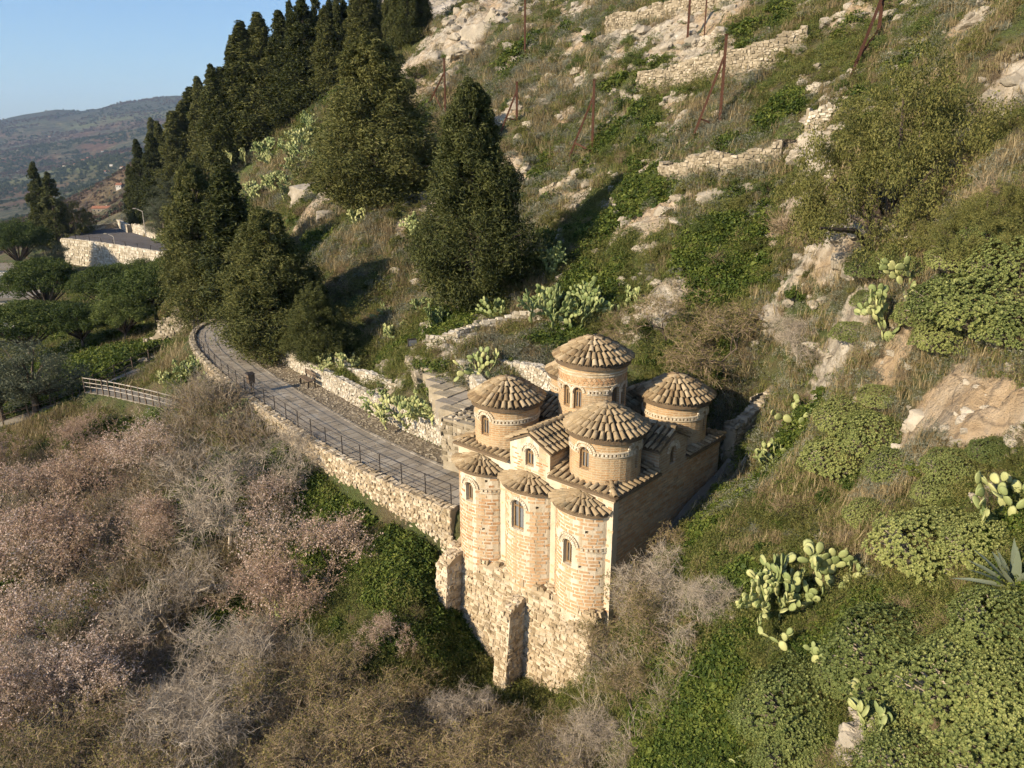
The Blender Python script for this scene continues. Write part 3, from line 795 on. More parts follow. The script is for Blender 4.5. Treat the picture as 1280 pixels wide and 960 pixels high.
# ---- body walls
HS = 3.7
ARMW, SH, PK = .95, .85, 1.32
def arm_top(u):  # gable outline over the eave, u measured from the middle of a side
    if abs(u) > ARMW: return E0
    return E0+SH+(PK-SH)*(1-abs(u)/ARMW)
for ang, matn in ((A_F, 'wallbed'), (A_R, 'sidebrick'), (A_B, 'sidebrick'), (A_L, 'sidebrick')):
    S = S_plane((HS*math.cos(ang), HS*math.sin(ang)), ang)
    mb = MB(); op = (0, .20, E0+.05, E0+.55)
    e = 1e-3
    wall_surface(mb, S, -HS, -ARMW, -.3 if ang != A_F else E0-5.2, E0, (), .5)
    wall_surface(mb, S, -ARMW, ARMW, -.3 if ang != A_F else E0-5.2, E0, (op,), .16, .22, ztop=lambda u: arm_top(max(min(u, ARMW-e), -ARMW+e)))
    wall_surface(mb, S, ARMW, HS, -.3 if ang != A_F else E0-5.2, E0, (), .5)
    w = mb.obj('wall', M[matn], church, uv=True)
    opening_pane(S, op, .15, M['glass_dark'], 'window', w, M['frame_wood'])
    t = MB(); archivolt(t, S, op, .22, .31, 11, .03); archivolt(t, S, op, .34, .42, 15, .045)
    if ang in (A_F, A_R): t.obj('brick_arch', M['pale_trim'], w, kind='stuff')
    if ang == A_R: brick_stuff(S, w, -HS+.05, HS-.05, E0-4.6, E0-.12, [])
    if ang == A_F:
        brick_stuff(S, w, ARMW+.25, HS-.02, E0-.3, E0-.12, [])
        brick_stuff(S, w, -ARMW+.05, ARMW-.05, E0-.25, E0+.8, [op], .36, .10)
# front corner pilaster strip beside the right apse
S = S_plane((0, -HS-.06), A_F); mb = MB(); wall_surface(mb, S, 3.42, HS+.03, E0-5.0, E0-.18, (), .3)
S2 = S_plane((HS+.03, 0), A_R); wall_surface(mb, S2, -HS-.06, -HS+.25, E0-5.0, E0-.18, (), .3)
strip = mb.obj('corner_strip', M['wallbed'], church, uv=True)
brick_stuff(S, strip, 3.42, HS+.12, E0-4.7, E0-.25, [], .3, .142)

# ---- cross arms: side walls and gabled roofs; corner roofs
for q, ang in enumerate((A_F, A_R, A_B, A_L)):
    ca, sa = math.cos(ang-A_F), math.sin(ang-A_F)
    R3 = np.array([[ca, -sa, 0], [sa, ca, 0], [0, 0, 1.]])
    rot = lambda v: np.asarray(v, float)@R3.T
    mb = MB()
    for s in (-1, 1):   # side walls (y from -3.7 to -.8)
        x = s*ARMW; v = rot([[x, -HS+.002, E0-.2], [x, -.7, E0-.2], [x, -.7, E0+SH], [x, -HS+.002, E0+SH]])
        mb.add(v, [[0, 1, 2, 3] if s > 0 else [3, 2, 1, 0]], U=[(0, 0), (3, 0), (3, 1.05), (0, 1.05)])
    arm = mb.obj('cross_arm', M['sidebrick' if q else 'sidebrick'], church, uv=True)
    rb = MB(); sp = []
    k = (PK-SH)/ARMW
    for s in (-1, 1):
        x1 = s*(ARMW+.12); z1 = E0+SH-.12*k+.03; zr = E0+PK+.03
        v = rot([[0, -HS-.08, zr], [0, -.5, zr], [x1, -.5, z1], [x1, -HS-.08, z1], [0, -HS-.08, zr-.07], [x1, -HS-.08, z1-.07], [x1, -.5, z1-.07]])
        rb.add(v, [[0, 1, 2, 3] if s < 0 else [3, 2, 1, 0], [0, 3, 5, 4], [3, 2, 6, 5]])
        for yy in np.arange(-HS+.0, -1.05, .235):
            for r0, r1 in ((.02, .46), (.40, .80), (.74, 1.13)):
                up = rot([s*r0, yy, zr-r0*k+.02]); dn = rot([s*r1, yy, zr-r1*k+.075])
                sp.append(tile_spot(up, dn, rot([0, 1, 0]), np.linalg.norm(dn-up), .20))
    ridge = []
    for yy in np.arange(-HS-.08, -1.1, .40):
        up = rot([0, yy+.44, zr+.05]); dn = rot([0, yy, zr+.075]); ridge.append(tile_spot(up, dn, rot([1, 0, 0]), .44, .24))
    roof = rb.obj('gable_roof', M['roof_bed'], arm)
    put_tiles(sp+ridge, roof, q == 0)
    # hipped corner roof between this arm and the next one (corner at +x,-y of this frame)
    cb = MB(); O = HS+.16; kz = .27; zE = E0+.03
    zt = lambda d: zE+kz*(d+.16)
    v = rot([[ARMW+.01, -O, zE], [O, -O, zE], [O, -ARMW-.01, zE], [1.0, -1.0, zt(HS-1.0)], [ARMW+.01, -1.0, zt(HS-1.0)], [1.0, -ARMW-.01, zt(HS-1.0)],
             [ARMW+.01, -O, zE-.09], [O, -O, zE-.09], [O, -ARMW-.01, zE-.09]])
    cb.add(v, [[0, 1, 3, 4], [1, 2, 5, 3], [6, 7, 1, 0], [7, 8, 2, 1]])
    croof = cb.obj('corner_roof', M['roof_bed'], church)
    sp = []
    for (flip) in (0, 1):
        for xx in np.arange(ARMW+.12, O-.03, .255):
            for r in range(5):
                d0, d1 = -.19+r*.36, .23+r*.36          # distance in from the face
                lim = O-xx                                # diagonal hip
                if d0+.16 > lim-.05: continue
                pts = [[xx, -(HS-max(d1, 0)), zt(d1)+.02], [xx, -(HS-d0), zt(d0)+.07]]
                mid = np.array([(pts[0][0]+pts[1][0])/2, (pts[0][1]+pts[1][1])/2])
                if math.hypot(mid[0]-DB, mid[1]+DB) < DR+.02: continue
                if flip: pts = [[-p[1], -p[0], p[2]] for p in pts]
                sd = [1, 0, 0] if not flip else [0, 1, 0]
                up, dn = rot(pts[0]), rot(pts[1]); sp.append(tile_spot(up, dn, rot(sd), np.linalg.norm(dn-up), .20))
    for r in range(4):
        d0, d1 = -.16+r*.3, .2+r*.3
        if DB-(HS-(d0+d1)/2) > -.9*1.0+0 and math.hypot(HS-(d0+d1)/2-DB, 0)*1.414 < DR: break
        up, dn = rot([HS-d1, -(HS-d1), zt(d1)+.06]), rot([HS-d0, -(HS-d0), zt(d0)+.09]); sp.append(tile_spot(up, dn, rot([1, 1, 0]), .5, .24))
    put_tiles(sp, croof, False)

# ---- apses
AW, AP = 1.12, .68
AR = (AW*AW+AP*AP)/(2*AP)
APZ = E0-.62
def apse(xc, op, holes, as_objects):
    c = np.array([xc, -HS-AP+AR]); half = math.asin(AW/AR)*AR
    S0 = S_cyl(c, AR); um = A_F*AR
    S = lambda u, z, off=0.: S0(um+u, z, off)
    ops = [op]+[(u, .055, z, z+.10, 'r') for (u, z) in holes]
    mb = MB(); wall_surface(mb, S, -half-.02, half+.02, E0-5.0, APZ, ops, .2, .28)
    a = mb.obj('apse', M['wallbed'], church, uv=True)
    w = opening_pane(S, op, .20 if op[1] < .25 else .16, M['glass_dark'], 'window', a, M['frame_wood'])
    for h in ops[1:]: opening_pane(S, h, .25, M['void'], 'putlog_hole', a)
    t = MB(); archivolt(t, S, op, op[1]+.02, op[1]+.14, 13, .035)
    if op[1] < .25:
        archivolt(t, S, op, op[1]+.18, op[1]+.26, 19, .05)
        band_dentil(t, S, op[0]+.5, half, op[3]-.02, [op], .16); band_ring(t, S, op[0]+.5, half, op[3]+.065, .035, .05); band_ring(t, S, op[0]+.5, half, op[3]-.105, .035, .05)
    for j, zz in enumerate((APZ-.05, APZ-.14)): band_ring(t, S, -half, half, zz, .06, .10-.05*j)
    t.obj('brick_trim', M['pale_trim'], a, kind='stuff')
    (brick_objs if as_objects else brick_stuff)(S, a, -half+.02, half-.02, E0-4.62, APZ-.13, ops)
    # half-cone roof
    rA, rB = AW+.10, AP+.20; za, ze = E0-.24, APZ+.02
    ell = lambda f: 1/math.sqrt((math.sin(f)/rA)**2+(math.cos(f)/rB)**2)
    pt = lambda f, k: np.array([xc+ell(f)*k*math.sin(f), -HS-ell(f)*k*math.cos(f), za-(za-ze)*k**1.2])
    fs = np.linspace(-math.pi/2, math.pi/2, 22); V = []; Qd = []
    for k in (0.02, .35, .7, .96):
        for f in fs: p = pt(f, k); p[2] -= .03; V.append(p)
    for f in fs: p = pt(f, .96); p[2] = ze-.09; V.append(p)
    for f in fs: p = pt(f, .7); p[2] = ze-.10; V.append(p)
    n = len(fs)
    for k in range(5):
        for i in range(n-1): Qd.append([k*n+i, (k+1)*n+i, (k+1)*n+i+1, k*n+i+1])
    rb = MB(); rb.add(V, Qd); roof = rb.obj('apse_roof', M['roof_bed'], a)
    sp = []
    for row, (k0, k1, cnt) in enumerate(((.08, .42, 8), (.36, .74, 11), (.66, 1.06, 13))):
        for i in range(cnt):
            f = -math.pi/2+math.pi*(i+.5)/cnt
            # even spacing along the rim
            f = math.atan2(math.sin(f)*rA*.92, math.cos(f)*rB)
            up, dn = pt(f, k0), pt(f, k1); up[2] += .02; dn[2] += .08
            wd = .225 if row == 2 else .215
            sp.append(tile_spot(up, dn, np.array([math.cos(f), math.sin(f), 0]), np.linalg.norm(dn-up), wd))
    put_tiles(sp, roof, as_objects)
apse(-2.45, (0, .19, E0-1.92, E0-1.30), [(.75, E0-.98), (.62, E0-3.0)], False)
apse(0.0, (0, .30, E0-2.25, E0-1.35), [(.80, E0-1.25), (-.55, E0-2.2), (-.62, E0-2.75)], True)
apse(2.42, (-.1, .20, E0-2.75, E0-1.95), [(.62, E0-1.35), (.42, E0-2.72)], True)
# brickwork in the narrow strips where the apses meet
Sg = S_plane((0, -HS-.10), A_F); mb = MB()
for (a_, b_) in ((-1.36, -1.09), (1.09, 1.33)): wall_surface(mb, Sg, a_, b_, E0-5.0, E0-.5, (), .15)
gs_ = mb.obj('wall_strip', M['wallbed'], church, uv=True, kind='stuff')
for (a_, b_) in ((-1.38, -1.06), (1.06, 1.36)): brick_stuff(Sg, gs_, a_, b_, E0-4.7, E0-.55, [], .26, .142)

# ---- stone base with buttresses
def stone_face(mb, S, u0, u1, z0, z1, size=.3, proud=.03, rng=RNG, skip=None):
    z = z0
    while z < z1:
        h = size*rng.uniform(.5, .95); u = u0+rng.uniform(-.15, 0)
        while u < u1:
            w = size*rng.uniform(.6, 1.7); um, zm = u+w/2, z+h/2+rng.uniform(-.03, .03)
            if u0 < um < u1 and zm < z1 and not (skip and skip(um, zm)):
                t, n = frame_at(S, um, zm); up = np.cross(t, n); up = up if up[2] > 0 else -up
                a, b = w*.48, h*.50; c = S(um, zm, 0); pr = proud*rng.uniform(.3, 1.7)
                jj = rng.uniform(-.30, .30, (4, 2)); tl = rng.uniform(-.35, .35, 2)*pr
                v = [c+t*(sx*a+jj[q, 0]*a)*k+up*(sz*b+jj[q, 1]*b)*k+n*(d+(k < 1)*(tl[0]*sx+tl[1]*sz)) for (k, d) in ((1, -.03), (.74, pr)) for q, (sx, sz) in enumerate(((-1, -1), (1, -1), (1, 1), (-1, 1)))]
                mb.add(v, [[4, 5, 6, 7], [0, 1, 5, 4], [1, 2, 6, 5], [2, 3, 7, 6], [3, 0, 4, 7]])
            u += w
        z += h
def S_slope(o, ang, batter, ztop):
    f = S_plane(o, ang); n = np.array([math.cos(ang), math.sin(ang), 0])
    return lambda u, z, off=0.: f(u, z, off)+n*(ztop-z)*batter
ZT = E0-4.55
Sb = S_slope((0, -HS-.62), A_F, .07, ZT)
mb = MB()
for a, b in zip(np.linspace(-3.75, 3.55, 16)[:-1], np.linspace(-3.75, 3.55, 16)[1:]):
    for z0, z1 in zip(np.linspace(-1.2, ZT, 9)[:-1], np.linspace(-1.2, ZT, 9)[1:]):
        mb.add([Sb(a, z0), Sb(b, z0), Sb(b, z1), Sb(a, z1)], [[0, 1, 2, 3]])
    mb.add([Sb(a, ZT), Sb(b, ZT), (b, -HS, ZT+.35), (a, -HS, ZT+.35)], [[0, 1, 2, 3]])
for u, s in ((-3.75, 0), (3.55, 1)):
    v = [Sb(u, -1.2), Sb(u, ZT), (u, -HS, ZT+.35), (u, -HS+.4, ZT+.3), (u, -HS+.4, -1.2)]
    mb.add(v, [[0, 1, 2, 3]] if s else [[3, 2, 1, 0]], [[0, 3, 4]] if s else [[4, 3, 0]])
plinth = mb.obj('stone_plinth', M['basestone'], church)
st = MB()
for i in range(150):
    st.box((random.uniform(-3.7, 3.5), -HS-random.uniform(.0, .6), ZT+.20-random.uniform(0, .12)), (random.uniform(.15, .34), random.uniform(.12, .26), random.uniform(.1, .3)), None, .035, taper=.85)
stone_face(st, Sb, -3.7, 3.5, -.6, ZT-.05, .21, .035)
Sr = S_plane((3.55, 0), A_R); stone_face(st, Sr, -HS-.9, -HS+.3, -.6, ZT-.1, .21, .03)
st.obj('rubble_stones', M['basestone'], plinth, kind='stuff')
for (xc, w, zt_, dp) in ((-3.25, .62, ZT-.25, .95), (.15, .62, ZT-.85, 1.05)):
    mb = MB(); st = MB(); f = -HS-.62-.25
    Sf = S_slope((xc, f-dp+.35), A_F, .10, zt_)
    Sl = S_plane((xc-w/2, 0), A_L); Srr = S_plane((xc+w/2, 0), A_R)
    fy = lambda z: f-dp+.35-(zt_-z)*.10
    zs = np.linspace(-1.2, zt_, 8)
    for z0, z1 in zip(zs[:-1], zs[1:]):
        x0, x1 = xc-w/2, xc+w/2
        mb.add([(x0, fy(z0), z0), (x1, fy(z0), z0), (x1, fy(z1), z1), (x0, fy(z1), z1), (x0, -HS, z0), (x1, -HS, z0), (x1, -HS, z1), (x0, -HS, z1)],
               [[0, 1, 2, 3], [1, 5, 6, 2], [4, 0, 3, 7]])
    # rounded top
    N_ = 6
    for i in range(N_):
        a0, a1 = math.pi/2*i/N_, math.pi/2*(i+1)/N_
        yy = lambda a: fy(zt_)+(1-math.cos(a))*.9; zz = lambda a: zt_+math.sin(a)*.45
        mb.add([(xc-w/2, yy(a0), zz(a0)), (xc+w/2, yy(a0), zz(a0)), (xc+w/2, yy(a1), zz(a1)), (xc-w/2, yy(a1), zz(a1)),
                (xc-w/2, -HS, zz(a0)), (xc+w/2, -HS, zz(a0)), (xc+w/2, -HS, zz(a1)), (xc-w/2, -HS, zz(a1))], [[0, 1, 2, 3], [1, 5, 6, 2], [4, 0, 3, 7]])
    b = mb.obj('buttress', M['basestone'], church)
    stone_face(st, Sf, -w/2+.05, w/2-.05, -.5, zt_, .19, .03)
    stone_face(st, Srr, -HS-2.2, -HS-.7, -.5, zt_+.1, .19, .03, skip=lambda u, z: u < fy(z)+.10); stone_face(st, Sl, HS+.7, HS+2.2, -.5, zt_+.1, .19, .03, skip=lambda u, z: -u < fy(z)+.10)
    for i in range(34):
        a0 = random.uniform(0, 1.5); st.box((xc+random.uniform(-w/2, w/2)*.85, fy(zt_)+(1-math.cos(a0))*.9+.02, zt_+math.sin(a0)*.45-.02), (random.uniform(.12, .26), random.uniform(.12, .26), random.uniform(.1, .18)), None, .03, taper=.8)
    st.obj('rubble_stones', M['basestone'], b, kind='stuff')
print('tiles as objects', TILES_USED[0])
# ================================================================ PLANT BUILDERS
def rand_unit(n, rng):
    v = rng.normal(size=(n, 3)); return v/np.linalg.norm(v, axis=1)[:, None]
def leaf_quads(C, Nrm, size, aspect, rng):
    """diamond leaves at C, facing Nrm, half-length size (array)"""
    n = len(C); a = rand_unit(n, rng)
    u = np.cross(Nrm, a); u /= np.linalg.norm(u, axis=1)[:, None]+1e-9; w = np.cross(Nrm, u)
    s = np.asarray(size).reshape(-1, 1)*np.ones((n, 1)); bend = Nrm*s*.25
    V = np.stack([C+u*s, C+w*s*aspect+bend, C-u*s, C-w*s*aspect+bend], 1).reshape(-1, 3)
    return V, np.arange(4*n).reshape(-1, 4)
def crown_leaves(mb, clumps, radii, per, leaf, rng, aspect=.5, up=.25, flat=1.0, shell=.55):
    """clumps (n,3): leaf balls"""
    for c, r in zip(clumps, radii):
        d = rand_unit(per, rng); k = rng.uniform(shell, 1, per)[:, None]
        C = c+d*k*r*np.array([1, 1, flat]); nr = d+rng.normal(size=(per, 3))*.55+np.array([0, 0, up]); nr /= np.linalg.norm(nr, axis=1)[:, None]
        V, Qd = leaf_quads(C, nr, leaf*rng.uniform(.6, 1.3, per), aspect, rng); mb.add(V, Qd)
def limb(mb, pts, r0, r1, n=6):
    for i in range(len(pts)-1):
        a = r0+(r1-r0)*i/(len(pts)-1); b = r0+(r1-r0)*(i+1)/(len(pts)-1); mb.tube(pts[i], pts[i+1], a, b, n, cap=(i == len(pts)-2))

def conifer_mesh(seed, prof, n_cl=330, per=70, leaf=.020, cl=.085, lumpy=.25, upright=True):
    """unit-height conifer; prof(t) radius at height t; branches sweep up"""
    rng = np.random.default_rng(seed); mb = MB(); tr = MB()
    limb(tr, [np.array([.004*math.sin(9*t+seed), .004*math.cos(7*t), t]) for t in np.linspace(-.03, .93, 8)], .016, .003, 7)
    t = rng.beta(1.05, 1.25, n_cl)*.93+.03; t[:14] = np.linspace(.86, .985, 14)
    a = rng.uniform(0, 2*math.pi, n_cl)
    lob = 1+lumpy*np.array([vnoise(np.array([2.2*math.cos(x)+5]), np.array([2.2*math.sin(x)]), np.array([y*7.]), seed)[0] for x, y in zip(a, t)])
    k = np.sqrt(rng.uniform(.18, 1, n_cl)); R = np.array([prof(x) for x in t])*k*lob
    C = np.stack([R*np.cos(a), R*np.sin(a), t+.02*k], 1)
    rad = cl*(.55+.6*rng.random(n_cl))*(1.15-.7*t)*(.75+.5*np.clip(np.array([prof(x) for x in t])/.2, 0, 1))
    crown_leaves(mb, C, rad, per, leaf, rng, .30, .35, 1.4)
    for i in range(0, n_cl, 9):
        tr.tube((0, 0, max(t[i]-.09, .02)), C[i], .006, .002, 4, False)
    return tr, mb
def blob_tree_mesh(seed, n_cl, per, leaf, cl, rx, rz, z0, trunk_r=.03, flat=.8, gaps=.35, umbrella=False, aspect=.5):
    """broad tree: unit height 1, crown ellipsoid rx, rz round z0"""
    rng = np.random.default_rng(seed); mb = MB(); tr = MB()
    d = rand_unit(n_cl, rng)
    if umbrella: d[:, 2] = np.abs(d[:, 2])*.9-.12
    nn = vnoise(d[:, 0]*2.2+seed, d[:, 1]*2.2, d[:, 2]*2.2, seed)
    k = (.55+.45*np.sqrt(rng.random(n_cl)))*(1+gaps*nn)
    C = d*k[:, None]*np.array([rx, rx, rz])+np.array([0, 0, z0])
    crown_leaves(mb, C, cl*rng.uniform(.6, 1.25, n_cl), per, leaf, rng, aspect, .3, flat)
    fork = np.array([.01, .0, max(z0-rz*.85, .12)])
    limb(tr, [np.array([0, 0, -.05]), np.array([.015, .01, fork[2]*.5]), fork], trunk_r, trunk_r*.75, 7)
    for i in range(0, n_cl, max(1, n_cl//26)):
        m = fork*.45+C[i]*.55+rng.normal(size=3)*.02; limb(tr, [fork, m, C[i]], trunk_r*.5, trunk_r*.1, 4)
    return tr, mb
def bare_tree_mesh(seed, spread=.55, levels=5, n_twig=3, blossom=0, leafbud=0, leaf=.012, multi=1, twig_r=.0019):
    """unit-height leafless tree grown by forking; fine twigs, optional blossom"""
    rng = np.random.default_rng(seed); tr, tw, bl = MB(), MB(), MB(); tips = []
    def grow(p, d, L, r, lev):
        seg = 3 if lev < 2 else 2; pts = [p]
        for s in range(seg):
            d = nrm(d+rng.normal(size=3)*(.16+.05*lev)+np.array([0, 0, .05])); p = p+d*L/seg; pts.append(p)
        limb(tr if lev < 3 else tw, pts, r, r*.62, 6 if lev < 2 else (4 if lev < 3 else 3))
        if lev >= levels: tips.append((p, d, L)); return
        k = 3 if lev == 0 else (2 if rng.random() < .35 else 3)
        for i in range(k):
            ax = nrm(np.cross(d, rng.normal(size=3))); ang = rng.uniform(.35, .35+spread)
            nd = d*math.cos(ang)+ax*math.sin(ang); q = pts[-1] if i < 2 else pts[-2]
            grow(q, nd, L*rng.uniform(.62, .86), r*.56, lev+1)
    for m in range(multi):
        ang = 2*math.pi*m/max(multi, 1)+rng.random()
        d0 = np.array([.35*math.cos(ang), .35*math.sin(ang), 1.]) if multi > 1 else np.array([rng.normal()*.12, rng.normal()*.12, 1])
        grow(np.array([.02*math.cos(ang), .02*math.sin(ang), -.05]), nrm(d0), .27, .024 if multi == 1 else .0145, 0)
    for (p, d, L) in tips:
        for j in range(n_twig):
            nd = nrm(d+rng.normal(size=3)*.75); q = p-d*L*rng.uniform(0, .9); e = q+nd*rng.uniform(.05, .12)
            tw.tube(q, e, twig_r*.8, twig_r*.3, 3, False)
            for cnt, B in ((blossom, 0), (leafbud, 1)):
                if cnt:
                    c = q+(e-q)*rng.uniform(.15, 1.05, (cnt, 1))+rng.normal(size=(cnt, 3))*.006
                    V, Qd = leaf_quads(c, rand_unit(cnt, rng), leaf*rng.uniform(.6, 1.2, cnt), .75, rng); bl.add(V, Qd)
    return tr, tw, bl
def shrub_mesh(seed, n_cl=60, per=60, leaf=.035, cl=.22, flat=.75, aspect=.5, h=.9, stems=True, shell=.5):
    """unit-radius rounded bush sitting on z=0"""
    rng = np.random.default_rng(seed); mb = MB(); st = MB()
    d = rand_unit(n_cl, rng); d[:, 2] = np.abs(d[:, 2]); k = .62+.38*rng.random(n_cl)
    k *= 1+.28*vnoise(d[:, 0]*2+seed, d[:, 1]*2, d[:, 2]*2, seed)
    C = d*k[:, None]*np.array([.85, .85, h*.85])
    crown_leaves(mb, C, cl*rng.uniform(.6, 1.2, n_cl), per, leaf, rng, aspect, .4, flat, shell)
    for i in range(0, n_cl, max(1, n_cl//14)): limb(st, [np.array([C[i][0]*.1, C[i][1]*.1, -.15]), C[i]*.55, C[i]], .022, .006, 4)
    return st, mb
def euphorbia_mesh(seed, n=1900, leaf=.042):
    """dome of leafy rosettes at the ends of thick stems (unit radius)"""
    rng = np.random.default_rng(seed); mb = MB(); st = MB()
    i = np.arange(n)+.5; ph = np.arccos(1-i/n*.98); th = i*2.39996+rng.normal(size=n)*.15
    d = np.stack([np.sin(ph)*np.cos(th), np.sin(ph)*np.sin(th), np.cos(ph)], 1)
    k = .90+.16*vnoise(d[:, 0]*2.5+seed, d[:, 1]*2.5, d[:, 2]*2.5, seed)+rng.normal(size=n)*.025
    C = d*k[:, None]*np.array([1, 1, .86])
    for c, dd in zip(C, d):
        m = 9; up = nrm(dd*1.0+np.array([0, 0, .55])); t = nrm(np.cross(up, [0.31, .9, .1])); w = np.cross(up, t)
        a = np.arange(m)*2.4+rng.random(); el = rng.uniform(.15, 1.1, m)
        dirs = (np.cos(a)[:, None]*t+np.sin(a)[:, None]*w)*np.cos(el)[:, None]+up*np.sin(el)[:, None]
        s = leaf*rng.uniform(.75, 1.25, m)[:, None]; side = np.cross(dirs, up); side /= np.linalg.norm(side, axis=1)[:, None]+1e-9
        V = np.stack([np.repeat(c[None], m, 0), c+dirs*s*.55+side*s*.30, c+dirs*s, c+dirs*s*.55-side*s*.30], 1).reshape(-1, 3)
        mb.add(V, np.arange(4*m).reshape(-1, 4))
    for j in range(n//2, n, 12): limb(st, [np.array([0, 0, -.2])+C[j]*.08, C[j]*.6-np.array([0, 0, .04]), C[j]*.95], .018, .008, 4)
    return st, mb
def pad_geo():
    """one flat oval cactus pad: base at origin, up z, unit height, thickness along y"""
    V = []; n = 10; rings = ((1., 0), (.72, .055), (0.35, .085))
    prof = lambda a: (.36*math.sin(a)*(1-.20*math.cos(a)*-1), .5-.5*math.cos(a))
    for sgn in (1, -1):
        for (k, th) in rings[1:]:
            for i in range(n):
                a = 2*math.pi*i/n; x, z = .32*math.sin(a)*(1+.18*-math.cos(a)), .5-.5*math.cos(a)
                V.append([x*k, sgn*th, .5+(z-.5)*k])
        V.append([0, sgn*.095, .5])
    for i in range(n):
        a = 2*math.pi*i/n; V.append([.32*math.sin(a)*(1+.18*-math.cos(a)), 0, .5-.5*math.cos(a)])
    Qd, T = [], []; rim = 2*(2*n+1)
    for s, b in enumerate((0, 2*n+1)):
        for i in range(n):
            j = (i+1) % n
            q = [rim+i, rim+j, b+j, b+i]; q2 = [b+i, b+j, b+n+j, b+n+i]; t = [b+n+i, b+n+j, b+2*n]
            Qd += [q if s else q[::-1], q2 if s else q2[::-1]]; T.append(t if s else t[::-1])
    return np.array(V), np.array(Qd), np.array(T)
PADV, PADQ, PADT = pad_geo()
PAD_ME = []
for k in range(4):
    v = PADV.copy(); v[:, 1] += .05*np.sin(v[:, 2]*2.5+k)*(.5+k*.2); v[:, 0] *= .9+.08*k; PAD_ME.append(mesh_np('pad', v, PADQ, PADT, M['cactus'], True))
def cactus_pads(seed, trunks, levels, size, lean=.5, kids=(1, 3)):
    """list of 4x4 matrices of the pads of one plant"""
    rng = random.Random(seed); out = []
    def frame(up, face):
        up = up.normalized(); y = (face-up*face.dot(up))
        if y.length < 1e-3: y = up.orthogonal()
        y.normalize(); x = y.cross(up); return Matrix((x, y, up)).transposed().to_4x4()
    def grow(p, up, face, s, lev):
        Mx = Matrix.Translation(p) @ frame(up, face) @ Matrix.Diagonal((s, s, s, 1)); out.append(Mx)
        if lev <= 0: return
        for i in range(rng.randint(*kids)):
            a = rng.uniform(-1.15, 1.15); loc = Vector((.32*math.sin(a), 0, .52+.46*math.cos(a)))
            q = Mx @ loc; x = Mx.col[0].to_3d().normalized(); u = Mx.col[2].to_3d().normalized()
            nu = (u*math.cos(a*.8)+x*math.sin(a*.8)+Vector((rng.gauss(0, .28), rng.gauss(0, .28), .22))).normalized()
            nf = face+Vector((rng.gauss(0, .7), rng.gauss(0, .7), rng.gauss(0, .25)))
            grow(q-nu*s*.04, nu, nf, s*rng.uniform(.82, 1.02), lev-1)
    for t in range(trunks):
        a = 2*math.pi*t/trunks+rng.random(); r = rng.uniform(.05, .5)*lean*trunks*.25
        b = Vector((r*math.cos(a), r*math.sin(a), -.06))
        grow(b, Vector((math.cos(a)*lean*rng.random(), math.sin(a)*lean*rng.random(), 1)), Vector((rng.gauss(0, 1), rng.gauss(0, 1), 0)), size*rng.uniform(.9, 1.15), levels)
    return out
def cactus_joined_mesh(seed, *a):
    mb = MB(); r = random.Random(seed)
    for Mx in cactus_pads(seed, *a):
        A = np.array(Mx); v = PADV*np.array([r.uniform(.85, 1.1), 1, r.uniform(.9, 1.1)])
        mb.add(v@A[:3, :3].T+A[:3, 3], PADQ, PADT)
    return mb.mesh('pads', M['cactus'], True)
def agave_mesh(seed, n=26):
    rng = np.random.default_rng(seed); mb = MB()
    for i in range(n):
        a = i*2.4; el = .15+1.15*i/n; d = np.array([math.cos(a)*math.cos(el), math.sin(a)*math.cos(el), math.sin(el)]); s = np.array([-math.sin(a), math.cos(a), 0])
        L = rng.uniform(.8, 1.1); V = []
        for t, w in ((0, .05), (.35, .085), (.7, .06), (1, .004)):
            c = d*L*t+np.array([0, 0, -.18*t*t*(1-el*.5)]); V += [c-s*w+np.array([0, 0, .03*w*10]), c, c+s*w+np.array([0, 0, .03*w*10])]
        Qd = [[k*3+j, k*3+j+1, k*3+4+j, k*3+3+j] for k in range(3) for j in range(2)]; mb.add(V, Qd)
    return mb.mesh('leaves', M['agave'], True)
def tuft_mesh(name, seed, n, h, w, spread, mat, curve=.5):
    rng = np.random.default_rng(seed); mb = MB()
    for i in range(n):
        a = rng.uniform(0, 6.28); p = rng.normal(size=2)*spread*.5; d = np.array([math.cos(a), math.sin(a)])*curve*rng.uniform(.3, 1)
        hh = h*rng.uniform(.5, 1.1); s = np.array([-math.sin(a), math.cos(a), 0])*w
        b = np.array([p[0], p[1], -.03]); m = b+np.array([d[0]*hh*.4, d[1]*hh*.4, hh*.65]); e = b+np.array([d[0]*hh, d[1]*hh, hh])
        mb.add([b-s, b+s, m+s*.8, m-s*.8, e], [[0, 1, 2, 3]], [[3, 2, 4]])
    return mb.mesh(name, mat)
def herb_mesh(name, seed, n, r, h, leaf, mat, aspect=.6):
    rng = np.random.default_rng(seed); a = rng.uniform(0, 6.28, n); q = np.sqrt(rng.random(n))*r
    hz = h*(1-(q/r)**2*.7)*rng.uniform(.35, 1.05, n)
    C = np.stack([q*np.cos(a), q*np.sin(a), hz], 1); nr = rng.normal(size=(n, 3))*.5+np.array([0, 0, .8])+C*np.array([1.2, 1.2, 0]); nr /= np.linalg.norm(nr, axis=1)[:, None]
    mb = MB(); V, Qd = leaf_quads(C, nr, leaf*rng.uniform(.6, 1.3, n), aspect, rng); mb.add(V, Qd); return mb.mesh(name, mat)
